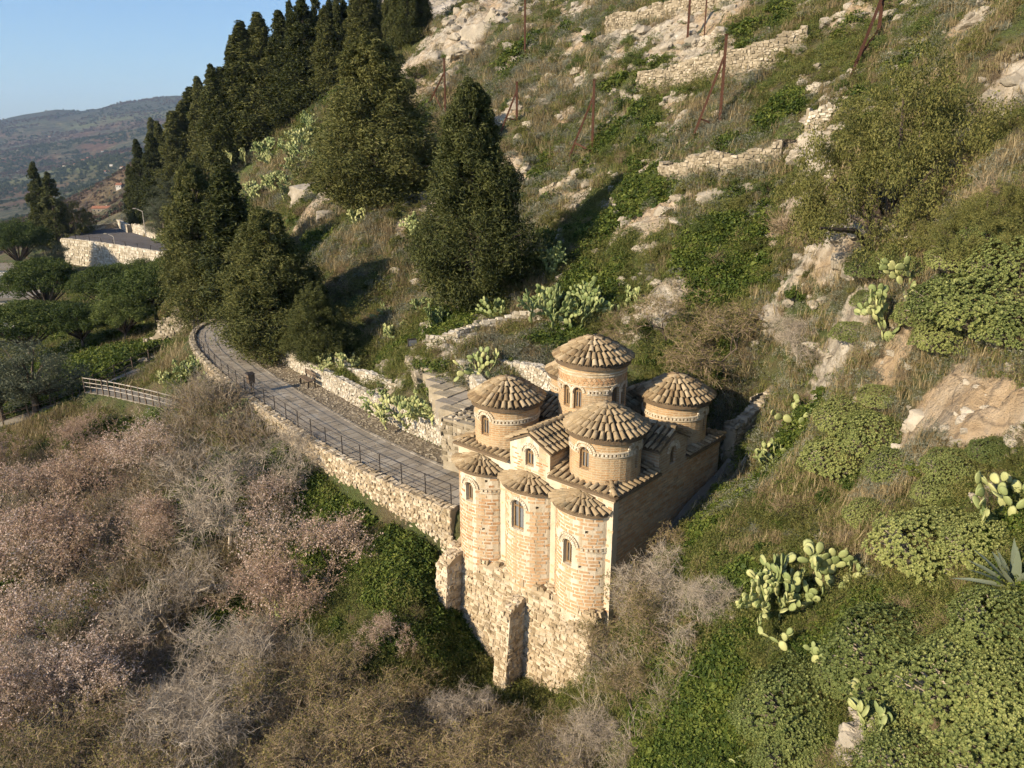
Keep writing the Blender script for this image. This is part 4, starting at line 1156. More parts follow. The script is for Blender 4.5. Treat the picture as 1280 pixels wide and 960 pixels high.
def twiggy_mesh(name, seed, n, h, mat, leaves=0, lmat=None, r=.006):
    rng = np.random.default_rng(seed); mb = MB(); lf = MB()
    for i in range(n):
        a = rng.uniform(0, 6.28); el = rng.uniform(.35, 1.4); d = np.array([math.cos(a)*math.cos(el), math.sin(a)*math.cos(el), math.sin(el)])
        p = np.array([rng.normal()*.1, rng.normal()*.1, -.05]); L = h*rng.uniform(.5, 1.1)
        m = p+d*L*.55+rng.normal(size=3)*.06*h; e = m+nrm(d+rng.normal(size=3)*.5)*L*.5
        mb.tube(p, m, r, r*.7, 3, False); mb.tube(m, e, r*.7, r*.3, 3, False)
        for k in range(4):
            q = m+(e-m)*rng.uniform(-.6, .9); f = q+nrm(d+rng.normal(size=3)*.8)*L*.25; mb.tube(q, f, r*.5, r*.2, 3, False)
            if leaves:
                c = q+(f-q)*rng.uniform(.2, 1.1, (leaves, 1)); V, Qd = leaf_quads(c, rand_unit(leaves, rng), .03*h*rng.uniform(.5, 1.2, leaves), .5, rng); lf.add(V, Qd)
    V = np.vstack(mb.V); Qs = np.vstack(mb.Q); mi = np.zeros(len(Qs), int); mats = [mat]
    if leaves:
        lv = np.vstack(lf.V); lq = np.vstack(lf.Q)+len(V); V = np.vstack([V, lv]); Qs = np.vstack([Qs, lq]); mi = np.concatenate([mi, np.ones(len(lq), int)]); mats = [mat, lmat]
    return mesh_np(name, V, Qs, None, mats, matidx=mi)
def rock_mesh(seed, sub=3, lumps=.35):
    import bmesh
    bm = bmesh.new(); bmesh.ops.create_icosphere(bm, subdivisions=sub+1, radius=1)
    v = np.array([x.co[:] for x in bm.verts]); d = v/np.linalg.norm(v, axis=1)[:, None]
    r = 1+lumps*fbm(d[:, 0]*1.5+seed, d[:, 1]*1.5, d[:, 2]*1.5, seed, 5, .55)
    # faceting by planes
    rng = np.random.default_rng(seed)
    p = d*r[:, None]
    for k in range(9):
        n = rand_unit(1, rng)[0]; h = rng.uniform(.62, .9); s = p@n; p = np.where((s > h)[:, None], p-np.outer((s-h)*.85, n), p)
    for x, q in zip(bm.verts, p): x.co = q*np.array([1, 1, .8])
    me = bpy.data.meshes.new('rock'); bm.to_mesh(me); bm.free(); me.materials.append(M['rock']); return me

def prefab(parts):
    """parts: [(name, mesh)] -> list kept for placing copies that share mesh data"""
    return parts
def place(name, label, cat, parts, loc, scale, rz=None, group=None, tilt=0):
    t = thing(name, label, cat, loc, random.uniform(0, 6.28) if rz is None else rz, group)
    t.scale = scale if isinstance(scale, (tuple, list)) else (scale,)*3
    if tilt: t.rotation_euler[0] = tilt
    for (n, me) in parts: obj(n, me, t, kind='stuff' if n == 'pads' else None)
    return t
LAND = [(480,640,'the tall retaining wall'),(200,515,'the wooden ramp fence'),(640,860,'the stone base of the church'),(850,760,'the shaded church wall'),(30,640,'the footpath fence'),(120,760,'the heart of the thicket'),(300,850,'the lower thicket edge'),
 (575,50,'the tan rock face'),(900,75,'the upper terrace wall'),(900,210,'the terrace wall with the tallest post'),(475,220,'the broad dark conifer'),(610,300,'the pointed conifer'),(740,160,'the braced post above the grey shrubs'),(655,60,'the slim post below the rock face'),
 (1130,160,'the huge oak'),(1200,490,'the ochre cliff'),(1265,720,'the agave'),(1000,740,'the sprawling prickly pear'),(970,500,'the low corner wall'),(1105,900,'the pale rock with brown cactus pads'),(720,360,'the dense prickly pear clump'),(900,430,'the leafless tree behind the domes'),
 (860,940,'the lush leaves below the church'),(1230,350,'the cactus cliff edge'),(560,480,'the churchyard steps'),(430,480,'the lane wall'),(370,200,'the grassy spur'),(220,280,'the ridge foot'),(300,190,'the middle of the ridge'),(430,100,'the upper ridge'),(820,270,'the rocks of the middle slope'),(1050,310,'the white rock ribs'),(240,470,'the lane bend')]
def by(base, px, py):
    q = min(LAND, key=lambda l: (l[0]-px)**2+(l[1]-py)**2); return base+' near '+q[2]
def px_scale(g): return axis_depth(g)/F_PX
# ---- prefabs
def pf(tr, mb, bark, leafm, names=('trunk', 'crown')): return [(names[0], tr.mesh(names[0], bark)), (names[1], mb.mesh(names[1], leafm))]
broad = lambda t: .30*(1-t)**.62*(.45+.55*min(1, t/.22))*(1 if t < .9 else 1)
narrow = lambda t: .135*(1-t)**.78*(.55+.45*min(1, t/.3))
columnar = lambda t: .085*(1-t**3)**.8*(.6+.4*min(1, t/.2))
BIGCON = [pf(*conifer_mesh(101+k, broad, 560, 125, .0100, .054, .45), M['bark'], M['conifer']) for k in range(3)]
CYP = [pf(*conifer_mesh(201+k, narrow, 280, 70, .0125, .052, .45), M['bark'], M['cypress']) for k in range(4)]
COLC = [pf(*conifer_mesh(301+k, columnar, 200, 45, .014, .042, .2), M['bark'], M['cypress']) for k in range(2)]
PINE = [pf(*blob_tree_mesh(401+k, 190, 120, .018, .11, .46, .40, .56, .03, .7, .35, True, .28), M['bark'], M['pine']) for k in range(3)]
OLIVE = [pf(*blob_tree_mesh(501+k, 150, 85, .016, .10, .46, .36, .60, .04, .8, .5, False, .3), M['bark'], M['olive']) for k in range(2)]
BIGOAK = pf(*shrub_mesh(560, n_cl=420, per=170, leaf=.0088, cl=.095, flat=.9, h=.95, shell=.35), M['bark'], M['oak'], ('stems', 'foliage'))
OAK = [pf(*blob_tree_mesh(551+k, 300, 95, .012, .080, .55, .46, .52, .035, .85, .4), M['bark'], M['oak']) for k in range(2)]
def bare_pf(seed, **k):
    tm = k.pop('tm', M['twig_grey']); lm = k.pop('lm', M['blossom']); ln = k.pop('ln', 'blossom')
    a, b, c = bare_tree_mesh(seed, **k); r = [('trunk', a.mesh('trunk', M['bark'] if tm != M['twig_grey'] else tm)), ('twigs', b.mesh('twigs', tm))]
    if c.n: r.append((ln, c.mesh(ln, lm)))
    return r
ALMOND = [bare_pf(601+k, spread=.62, levels=6, n_twig=2, blossom=4, leaf=.0075, multi=2, tm=M['twig_brown']) for k in range(3)]
BARE = [bare_pf(621+k, spread=.5, levels=6, n_twig=3, multi=(1, 2, 3)[k]) for k in range(3)]
BUDS = [bare_pf(641+k, spread=.6, levels=6, n_twig=2, leafbud=3, leaf=.008, multi=2, lm=M['bud_leaf'], ln='young_leaves', tm=M['twig_brown']) for k in range(3)]
def shrub_pf(seed, leafm, **k): return pf(*shrub_mesh(seed, **k), M['bark'], leafm, ('stems', 'foliage'))
SHRUB_OAK = [shrub_pf(701+k, M['oak'], n_cl=70, per=70, leaf=.035, cl=.2) for k in range(2)]
SHRUB_GREY = [shrub_pf(711+k, M['grey_shrub'], n_cl=60, per=60, leaf=.045, cl=.2, aspect=.22, shell=.2) for k in range(2)]
SHRUB_GREEN = [shrub_pf(721+k, M['pine'], n_cl=70, per=80, leaf=.03, cl=.19, flat=.9) for k in range(2)]
SHRUB_HERB = [shrub_pf(731+k, M['herb'], n_cl=60, per=60, leaf=.05, cl=.22, aspect=.6, h=.7) for k in range(2)]
EUPH = [pf(*euphorbia_mesh(741+k), M['twig_grey'], M['euphorbia'], ('stems', 'foliage')) for k in range(3)]
ROCKM = [rock_mesh(801+k) for k in range(6)]
# ================================================================ LANE, WALLS, FENCES
def offset_path(path, off):
    p = np.asarray(path)[:, :2]; t = np.gradient(p, axis=0); t /= np.linalg.norm(t, axis=1)[:, None]
    return p+np.stack([-t[:, 1], t[:, 0]], 1)*off
def strip(mb, A, B, za, zb, uvs=False):
    n = len(A); V = np.vstack([np.column_stack([A, za*np.ones(n)]), np.column_stack([B, zb*np.ones(n)])])
    i = np.arange(n-1); mb.add(V, np.stack([i, i+1, i+1+n, i+n], 1))
def stone_wall(name, label, cat, path, zb, zt, thick=.4, size=.26, stone='wallstone', core='mortar', sides=(1,), group=None, proud=.045, cap=True, lump=.0):
    """rubble wall along a path; zb / zt per point"""
    path = np.asarray(path, float)[:, :2]; n = len(path); zb = np.asarray(zb)*np.ones(n); zt = np.asarray(zt)*np.ones(n)
    if lump: zt = zt+lump*RNG.normal(size=n)
    L, R = offset_path(path, thick/2), offset_path(path, -thick/2)
    c0 = path[n//2]; root = thing(name, label, cat, (c0[0], c0[1], float(zb.min())), 0, group); o3 = np.array([c0[0], c0[1], float(zb.min())])
    mb = MB()
    V = np.vstack([np.column_stack([L, zb]), np.column_stack([R, zb]), np.column_stack([R, zt]), np.column_stack([L, zt])])-o3
    i = np.arange(n-1); Qd = []
    for a, b in ((0, 1), (1, 2), (2, 3), (3, 0)): Qd.append(np.stack([i+a*n, i+b*n, i+1+b*n, i+1+a*n], 1))
    Qd.append(np.array([[0, 3*n, 2*n, n], [n-1, 2*n-1, 3*n-1, 4*n-1]])); mb.add(V, np.vstack(Qd))
    mb.obj('wall_core', M[core], root)
    st = MB()
    for sd in sides:
        for k in range(n-1):
            a, b = (L[k], L[k+1]) if sd > 0 else (R[k], R[k+1]); d = b-a; ln = np.linalg.norm(d)
            if ln < .02: continue
            d /= ln; nn = np.array([-d[1], d[0]])*sd
            S = lambda u, z, off=0., a=a, d=d, nn=nn: np.array([a[0]+d[0]*u-nn[0]*off-o3[0], a[1]+d[1]*u-nn[1]*off-o3[1], z-o3[2]])
            z0, z1 = min(zb[k], zb[k+1]), (zt[k]+zt[k+1])/2
            stone_face(st, S, 0, ln, z0, z1, size, proud)
    if cap:
        for k in range(n-1):
            a, b = path[k], path[k+1]; ln = np.linalg.norm(b-a); m = max(1, int(ln/(size*1.3)))
            d = (b-a)/max(ln, 1e-6); Mx = np.array([[d[0], -d[1], 0], [d[1], d[0], 0], [0, 0, 1]])
            for j in range(m):
                q = a+(b-a)*(j+.5)/m; z = zt[k]+(zt[k+1]-zt[k])*(j+.5)/m
                for w in (-.25, .25):
                    st.box((q[0]-o3[0]-d[1]*thick*w, q[1]-o3[1]+d[0]*thick*w, z-o3[2]+.01), (ln/m*.9, thick*.5, random.uniform(.06, .13)), Mx, .03, taper=.85)
    if st.n: st.obj('wall_stones', M[stone], root, kind='stuff')
    return root
# ---- lane
def road_mat():
    m, nt, b = new_mat('lane_bed', .95); p = pos(nt)
    n = noise_n(nt, p, 1.3, 7, .65); nt.links.new(ramp(nt, n, [(.3, (.10, .08, .055)), (.55, (.19, .155, .11)), (.75, (.27, .225, .165))]), b.inputs['Base Color'])
    bump_n(nt, b, noise_n(nt, p, 9, 6, .7), .7, .06); return m
mb = MB(); strip(mb, offset_path(ROADP, -ROAD_R-.1), offset_path(ROADP, ROAD_L+.25), ROADZ-.02, ROADZ-.02)
road = mb.obj('road', road_mat()); road['kind'] = 'structure'
def slab_mat():
    m, nt, b = new_mat('slab', .9); p = pos(nt)
    f = math_n(nt, 'ADD', math_n(nt, 'MULTIPLY', noise_n(nt, p, .9, 6, .65), .75), math_n(nt, 'MULTIPLY', island(nt), .25))
    nt.links.new(ramp(nt, f, [(.3, (.20, .17, .13)), (.55, (.29, .255, .205)), (.75, (.37, .335, .28))]), b.inputs['Base Color'])
    bump_n(nt, b, noise_n(nt, p, 14, 4, .6), .25, .015); return m
M['slab'] = slab_mat()
sl = MB(); arcs = np.concatenate([[0], np.cumsum(np.linalg.norm(np.diff(ROADP, axis=0), axis=1))]); RL = arcs[-1]
def road_at(s, off):
    x = np.interp(s, arcs, ROADP[:, 0]); y = np.interp(s, arcs, ROADP[:, 1])
    x2 = np.interp(s+.1, arcs, ROADP[:, 0]); y2 = np.interp(s+.1, arcs, ROADP[:, 1])
    if s+.1 > RL: x2 = x+ROADP[-1, 0]-ROADP[-2, 0]; y2 = y+ROADP[-1, 1]-ROADP[-2, 1]
    t = nrm(np.array([x2-x, y2-y])); return np.array([x-t[1]*off, y+t[0]*off]), t
s = .2
while s < RL-.3:
    ln = random.uniform(.42, .6); o = -1.15+random.uniform(-.04, .04)
    while o < 1.1:
        w = random.uniform(.45, .95); w = min(w, 1.2-o)
        c, t = road_at(s+ln/2, o+w/2); Mx = np.array([[t[0], -t[1], 0], [t[1], t[0], 0], [0, 0, 1]])
        sl.box((c[0], c[1], ROADZ-.012+random.uniform(-.003, .003)), (ln-.025, w-.025, .05), Mx, .005, taper=.985); o += w
    s += ln
for e in (-1.22, ):
    s = 0
    while s < RL-.4:
        c, t = road_at(s+.2, e); Mx = np.array([[t[0], -t[1], 0], [t[1], t[0], 0], [0, 0, 1]]); sl.box((c[0], c[1], ROADZ), (.36, .13, .08), Mx, .012); s += .4
sl.obj('paving_slabs', M['slab'], road, kind='stuff')
# gravel on the verge
gv = MB()
for i in range(2600):
    s = random.uniform(0, RL-1); c, t = road_at(s, -random.uniform(1.3, 2.65)); r = random.uniform(.015, .055)
    gv.box((c[0], c[1], ROADZ-.01), (r*2, r*1.6, r), None, r*.3)
gv.obj('verge_stones', M['wallstone'], road, kind='stuff')
# ---- walls of the lane
wp = offset_path(ROADP, -ROAD_R-.25)[4::3]
stone_wall('white_wall', 'long pale limestone wall along the uphill side of the paved lane', 'wall', wp, ROADZ-.1, ROADZ+1.05, .42, .17, 'whitestone', 'mortar', (1,), lump=.03)
wp2 = offset_path(ROADP, -ROAD_R-1.3)[8:78:3]
stone_wall('terrace_wall', 'low rough stone row on the planted ledge above the lane wall', 'wall', wp2, ROADZ+.7, ROADZ+1.55, .4, .28, 'whitestone', 'mortar', (1,), lump=.12)
rp = offset_path(ROADP, ROAD_L+.30)[:58:3]
zb = np.minimum(H(*(offset_path(ROADP, ROAD_L+1.3)[:58:3]).T)-.6, ROADZ-1.2)
stone_wall('retaining_wall', 'tall yellowish rubble retaining wall holding up the lane, grass at its foot', 'wall', rp, zb, ROADZ+.04, .5, .20, 'basestone', 'mortar', (1,), proud=.05)
rp = offset_path(ROADP, ROAD_L+.28)[57:88:3]
stone_wall('kerb_wall', 'low grey stone edging on the valley side where the lane bends', 'wall', rp, ROADZ-1.5, ROADZ+.10, .35, .2, 'wallstone', 'mortar', (1,))
# ---- railing along the valley side of the lane
def post_fence(name, label, pathxyz, spacing, h, pr, rails, rr, pm, rm, group=None, sub=None, lean=.0, rail_name='rail'):
    pts = np.asarray(pathxyz, float); cum = np.concatenate([[0], np.cumsum(np.linalg.norm(np.diff(pts[:, :2], axis=0), axis=1))])
    at = lambda s: np.array([np.interp(s, cum, pts[:, k]) for k in range(3)])
    root = thing(name, label, 'fence', tuple(at(0)), 0, group); o3 = at(0)
    n = max(2, int(cum[-1]/spacing)+1); ps = [at(cum[-1]*i/(n-1)) for i in range(n)]
    m1 = MB(); m1.tube((0, 0, -.35), (0, 0, h*.97), pr, pr*.9, 7); m1.tube((0, 0, h*.97), (0, 0, h), pr*.9, pr*.6, 7); me = m1.mesh('post', M[pm])
    for p in ps:
        o = obj('post', me, root, tuple(p-o3)); o.rotation_euler = (random.gauss(0, lean), random.gauss(0, lean), random.uniform(0, 6))
    for z in rails:
        rmb = MB()
        for a, b in zip(ps[:-1], ps[1:]): rmb.tube(a-o3+[0, 0, z*h], b-o3+[0, 0, z*h+random.gauss(0, .008)], rr, rr, 5, False)
        rmb.obj(rail_name, M[rm], root)
    return root
pp = offset_path(ROADP, ROAD_L+.12)[2:84]; pp = np.column_stack([pp, np.full(len(pp), ROADZ+.02)])
post_fence('metal_railing', 'thin dark metal railing along the open edge of the paved lane', pp, 1.55, 1.02, .026, (.33, .66, .98), .013, 'dark_metal', 'dark_metal')
# ---- ramp, lower path
def ribbon(name, mat, pts, half, kind='structure', zoff=.03):
    p = smooth_path(np.asarray(pts), 30); A, B = offset_path(p, half), offset_path(p, -half); mb = MB(); n = len(p)
    V = np.vstack([np.column_stack([A, p[:, 2]+zoff]), np.column_stack([B, p[:, 2]+zoff]), np.column_stack([A, p[:, 2]-.3]), np.column_stack([B, p[:, 2]-.3])])
    i = np.arange(n-1); mb.add(V, np.vstack([np.stack([i, i+1, i+1+n, i+n], 1), np.stack([i+2*n, i+1+2*n, i+1, i], 1), np.stack([i+n, i+1+n, i+1+3*n, i+3*n], 1)]))
    o = mb.obj(name, mat); o['kind'] = kind; return p
ramp_p = ribbon('ramp', M['concrete'], LPATH, .75); path_p = ribbon('path', M['concrete'], UPATH, .85)
def edge3(p, off, dz=.03): return np.column_stack([offset_path(p, off), p[:, 2]+dz])
post_fence('wooden_fence', 'grey wooden post and rail fence with pale rails along the ramp below the lane', edge3(ramp_p, .72), .72, 1.15, .055, (.38, .65, .93), .032, 'wood', 'pale_wood', lean=.03)
post_fence('wooden_fence', 'dark wooden fence on the grassy far side of the lower footpath', edge3(path_p, .9), 1.6, 1.1, .05, (.45, .88), .03, 'wood', 'wood', lean=.03)
post_fence('wooden_fence', 'dark wooden fence on the brushy near side of the lower footpath', edge3(path_p, -.9), 1.6, 1.0, .05, (.45, .88), .03, 'wood', 'wood', lean=.04)
# ---- bin, sign, bench on the lane
q, t = road_at(float(np.interp(0, [0], [0])), 0)
def near_road(px, py, off):
    g = PZ(px, py, ROADZ); d, s_, a = path_dist(np.array([g[0]]), np.array([g[1]]), ROADP); return road_at(float(a[0]), off)
c, t = near_road(312, 492, ROAD_L-.15); ang = math.atan2(t[1], t[0])
r = thing('litter_bin', 'small brown wooden litter bin on a post at the lane railing', 'bin', (c[0], c[1], ROADZ), ang)
b = MB(); b.tube((0, 0, -.2), (0, 0, 1.25), .045, .045, 8); b.obj('post', M['wood'], r)
b = MB(); b.box((0, 0, .93), (.42, .36, .55), None, 0, taper=1.1); b.obj('bin_box', M['wood'], r)
b = MB(); b.box((0, 0, 1.26), (.60, .50, .06), None, .0, taper=.7); b.obj('lid', M['dark_metal'], r)
c, t = near_road(368, 485, -ROAD_R+.62); ang = math.atan2(t[1], t[0])
r = thing('bench', 'weathered wooden bench standing against the pale lane wall', 'bench', (c[0], c[1], ROADZ), ang)
for k in range(3): b = MB(); b.box((0, -.16+.16*k, .45), (1.5, .13, .045), None, .002); b.obj('seat_slat', M['wood'], r)
for k in range(2): b = MB(); b.box((0, -.27, .66+.17*k), (1.5, .04, .13), None, .002); b.obj('back_slat', M['wood'], r)
for sx in (-.6, .6):
    b = MB(); b.box((sx, -.26, .40), (.08, .07, .88), None, 0); b.obj('leg', M['dark_metal'], r)
    b = MB(); b.box((sx, .16, .20), (.08, .07, .46), None, 0); b.obj('leg', M['dark_metal'], r)
g = P(279, 497, 48.6); g[2] = onground(g[0], g[1])
r = thing('information_panel', 'narrow reddish information panel on a frame by the ramp corner', 'sign', tuple(g), .5)
b = MB(); b.box((0, 0, 1.05), (.46, .05, 1.3), None, 0); b.obj('panel', M['sign_red'], r)
for sx in (-.27, .27): b = MB(); b.box((sx, 0, .8), (.06, .07, 1.95), None, 0); b.obj('post', M['wood'], r)
b = MB(); b.box((0, -.03, 1.5), (.38, .02, .28), None, 0); b.obj('notice', M['plaster'], r)
# ---- ruin wall and rubble at the bend
base = np.array([P(186,441,66), P(205,434,65.5), P(225,424,65), P(243,414,64.5), P(255,411,63.5)])
stone_wall('ruined_wall', 'ruined rubble wall rising like a half gable beside the lane bend', 'wall', base, base[:, 2]-1.2, base[:, 2]+np.array([.3, 1.7, 2.7, 2.9, 1.9])*1.0, .7, .28, 'wallstone', 'mortar', (1, -1), lump=.1, proud=.06)
# ---- churchyard walkway, steps and walls
CZ = CAMZ-12.15
yard = np.array([PZ(*p, CZ) for p in ((519,452),(546,446),(601,515),(562,533))])
mb = MB(); V = np.vstack([yard+[0, 0, .02], yard-[0, 0, 1.6]]); mb.add(V, [[0, 1, 2, 3], [0, 3, 7, 4], [3, 2, 6, 7], [2, 1, 5, 6], [1, 0, 4, 5]])
walk = mb.obj('walkway', M['slab']); walk['kind'] = 'structure'
ws_ = MB()
for (a_, b_) in ((yard[0], yard[3]), (yard[3], yard[2])):
    d_ = (b_-a_)[:2]; L_ = np.linalg.norm(d_); d_ = d_/L_; n_2 = np.array([-d_[1], d_[0]]); mid = yard[:, :2].mean(0)
    if np.dot(mid-a_[:2], n_2) > 0: n_2 = -n_2
    Sy = lambda u, z, off=0., a_=a_, d_=d_, n_2=n_2: np.array([a_[0]+d_[0]*u-n_2[0]*off, a_[1]+d_[1]*u-n_2[1]*off, z])
    stone_face(ws_, Sy, 0, L_, CZ-1.5, CZ+.05, .22, .09)
ws_.obj('walkway_stones', M['whitestone'], walk, kind='stuff')
for k in range(11):
    f = k/11; a, b = yard[0]*(1-f)+yard[3]*f, yard[1]*(1-f)+yard[2]*f; m = (a+b)/2; d = nrm((b-a)[:2]); Mx = np.array([[d[0], -d[1], 0], [d[1], d[0], 0], [0, 0, 1]])
    s_ = MB(); wd = np.linalg.norm(b-a)*.93; nn_ = 4
    for q_ in range(nn_):
        o_ = (q_-(nn_-1)/2)*wd/nn_; s_.box((m[0]+d[0]*o_, m[1]+d[1]*o_, CZ+.40-.045*k), (wd/nn_-.02, np.linalg.norm(yard[3]-yard[0])/11*1.02, .9), Mx, .012)
    s_.obj('step', M['wallstone' if k % 3 else 'slab'], walk)
stone_wall('yard_wall', 'pale rubble wall beside the churchyard steps, cactus behind it', 'wall', smooth_path(np.array([yard[1], yard[1]*.5+yard[2]*.5, yard[2]])+[.3, .1, 0], 10), CZ-1.0, np.linspace(CZ+1.5, CZ+1.05, 11), .55, .19, 'whitestone', 'mortar', (1, -1), lump=.05)
stone_wall('yard_wall', 'broken stone wall on the lane side of the churchyard steps', 'wall', smooth_path(np.array([yard[0], yard[0]*.6+yard[3]*.4])+[-.35, -.1, 0], 6), CZ-1.2, CZ+.45, .4, .2, 'wallstone', 'mortar', (1, -1), lump=.08)
g = (yard[2]+yard[3])/2; b = thing('stone_platform', 'square rough stone platform at the foot of the churchyard steps', 'platform', (g[0]+.2, g[1]-.7, CZ-2.2), math.radians(-35))
m_ = MB(); m_.box((0, 0, 1.35), (1.9, 1.5, 2.4), None, .05); m_.obj('core', M['mortar'], b)
m_ = MB()
for (o, a_, L_) in (((0, -.75), A_F, .95), ((-.95, 0), A_L, .75), ((.95, 0), A_R, .75)): stone_face(m_, S_plane(o, a_), -L_, L_, .5, 2.5, .28, .05)
for i in range(40): m_.box((random.uniform(-.85, .85), random.uniform(-.65, .65), 2.56), (random.uniform(.15, .3), random.uniform(.12, .25), .1), None, .03, taper=.8)
m_.obj('rubble_stones', M['wallstone'], b, kind='stuff')
bw = np.array([P(628,470,36.6), P(650,480,35.6), P(675,492,34.4), P(703,506,33.2)])
stone_wall('back_wall', 'sunlit rubble wall behind the church domes', 'wall', bw, bw[:, 2]-1.5, bw[:, 2]+np.array([.9, 1.1, 1.1, 1.2]), .6, .19, 'whitestone', 'mortar', (1, -1), lump=.08)
tp = np.array([G(*p)+[0, 0, 0] for p in ((536,436),(570,424),(600,413),(640,402),(680,394))])
stone_wall('terrace_wall', 'low rubble edging of the stony track above the churchyard', 'wall', tp, tp[:, 2]-.5, tp[:, 2]+.42, .5, .3, 'whitestone', 'mortar', (1, -1), lump=.06)
g = G(516, 441); r = thing('floodlight', 'black box floodlight on a short post above the churchyard steps', 'floodlight', tuple(g), .3)
b = MB(); b.tube((0, 0, -.3), (0, 0, .45), .03, .03, 7); b.obj('post', M['dark_metal'], r)
b = MB(); b.box((0, 0, .62), (.55, .22, .42), None, 0, taper=.92); b.obj('housing', M['dark_metal'], r)
b = MB(); b.box((0, -.12, .62), (.46, .02, .32), None, 0); b.obj('lens', M['glass_dark'], r)
# ---- back corner wall to the right of the church, drain along the side wall
rw = np.array([P(912,545,28.9), P(945,512,30.2), P(980,482,31.6), P(1015,455,32.8)])
stone_wall('corner_wall', 'low grey rubble wall running uphill from the rear corner of the church', 'wall', rw, np.array([onground(*p[:2]) for p in rw])-1.2, rw[:, 2]+.25, .5, .2, 'wallstone', 'mortar', (1, -1), lump=.04)
dl = [church_world(X, Y) for X, Y in ((4.75, -2.6), (4.75, -1), (4.75, 1), (4.75, 3), (4.8, 4.2))]; dz = np.array([onground(*p) for p in dl])
stone_wall('drain_wall', 'smooth grey concrete kerb of the drain beside the shaded church wall', 'wall', dl, dz-.8, dz+.28, .16, .3, 'concrete', 'concrete', (), cap=False)
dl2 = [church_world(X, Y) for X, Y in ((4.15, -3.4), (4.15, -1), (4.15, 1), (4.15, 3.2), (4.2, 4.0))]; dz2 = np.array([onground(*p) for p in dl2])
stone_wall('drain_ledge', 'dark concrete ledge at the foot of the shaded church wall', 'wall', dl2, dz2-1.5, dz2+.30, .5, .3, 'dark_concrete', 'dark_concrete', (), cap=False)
# ---- terrace walls on the slope
def slope_wall(name, label, pxs, hpx, size=.3, **k):
    g = np.array([G(*p) for p in pxs]); sc = np.array([px_scale(q) for q in g]); hh = np.asarray(hpx)*sc
    gs = np.column_stack([smooth_path(g, 24)]); hs = np.interp(np.linspace(0, 1, len(gs)), np.linspace(0, 1, len(hh)), hh)
    zg = H(gs[:, 0], gs[:, 1])
    return stone_wall(name, label, 'wall', gs, zg-.8, zg+.8*hs, .7, size, k.get('stone', 'wallstone'), 'mortar', (-1, 1), lump=.08, group=k.get('group'), proud=.06)
slope_wall('terrace_wall', 'stone terrace wall carrying the largest rusty fence post', ((829,222),(860,224),(900,215),(940,203),(978,190)), (24, 26, 25, 20, 14), .24)
slope_wall('terrace_wall', 'long upper stone terrace wall across the rocky slope', ((800,108),(850,106),(900,93),(950,76),(1008,52)), (20, 30, 30, 28, 22), .24)
slope_wall('terrace_wall', 'short square stone foundation block below the big evergreen oak', ((1008,160),(1030,155),(1048,148)), (24, 24, 20), .24, stone='whitestone')
slope_wall('terrace_wall', 'rubble wall at the very top of the slope behind two posts', ((760,40),(830,22),(900,8),(980,-8)), (18, 22, 24, 24), .26)
slope_wall('terrace_wall', 'crumbling stone wall below the grey shrubs on the slope', ((676,250),(700,240),(722,228)), (14, 15, 12), .3)
# ---- rusty rockfall-barrier posts
def beam(mb, a, b, w):
    a, b = np.asarray(a, float), np.asarray(b, float); d = nrm(b-a); u = nrm(np.cross(d, [.2, 1, .1])); v = np.cross(d, u)
    Mx = np.stack([u, v, d], 1); L = np.linalg.norm(b-a); c = (a+b)/2
    for o, dim in (((0, w*.45, 0), (w, w*.12, L)), ((0, -w*.45, 0), (w, w*.12, L)), ((0, 0, 0), (w*.12, w*.8, L))): mb.box(c+Mx@np.array(o), dim, Mx)
def barrier_post(label, base, hpx, foot=None, hook=.8, w=.17):
    g = G(*base); sc = px_scale(g); h = hpx*sc/.96; r = thing('barrier_post', label, 'post', tuple(g), 0, 'rusty rockfall barrier posts on the slope')
    b = MB(); beam(b, (0, 0, -.5), (0, 0, h), w); b.obj('upright', M['rust'], r)
    b = MB(); b.box((0, 0, h+.03), (w*1.4, w*1.4, .05)); b.obj('cap_plate', M['rust'], r)
    if foot:
        f = G(*foot)-g
        b = MB(); beam(b, (0, 0, h*hook), f-np.array([0, 0, .3]), w*.8); b.obj('brace', M['rust'], r)
        b = MB(); m = np.array([0, 0, h*hook])*.35+f*.65; beam(b, m, (0, 0, .15), w*.6); b.obj('strut', M['rust'], r)
    return g, h
bp = []
bp.append(barrier_post('tall rusty braced post standing on the stone terrace wall', (899,160), 102, (857,190)))
bp.append(barrier_post('rusty braced post above the shaded grey shrubs', (740,192), 82, (705,208)))
bp.append(barrier_post('short rusty braced post just uphill of the pointed conifer', (646,152), 44, (624,166)))
bp.append(barrier_post('rusty braced post beside the broad conifer', (557,148), 66, (535,128), .78))
bp.append(barrier_post('slim rusty post below the tan rock face', (656,73), 64))
bp.append(barrier_post('slim rusty post in front of the upper rubble wall', (859,53), 62))
bp.append(barrier_post('thin short rusty post by the upper rubble wall', (880,48), 44, None, .8, .10))
bp.append(barrier_post('rusty post with a long brace above the evergreen oak', (1098,40), 52, (1050,126), .8))
# ================================================================ TREES, SHRUBS, CACTI
def tree_at(name, label, cat, pfs, px, py, hpx, wfac=1.0, group=None, sink=.0, k=None):
    g = G(px, py); h = hpx*px_scale(g)/.95
    me = pfs[random.randrange(len(pfs)) if k is None else k]
    return place(name, label, cat, me, (g[0], g[1], g[2]-sink*h), (h*wfac, h*wfac, h), None, group)
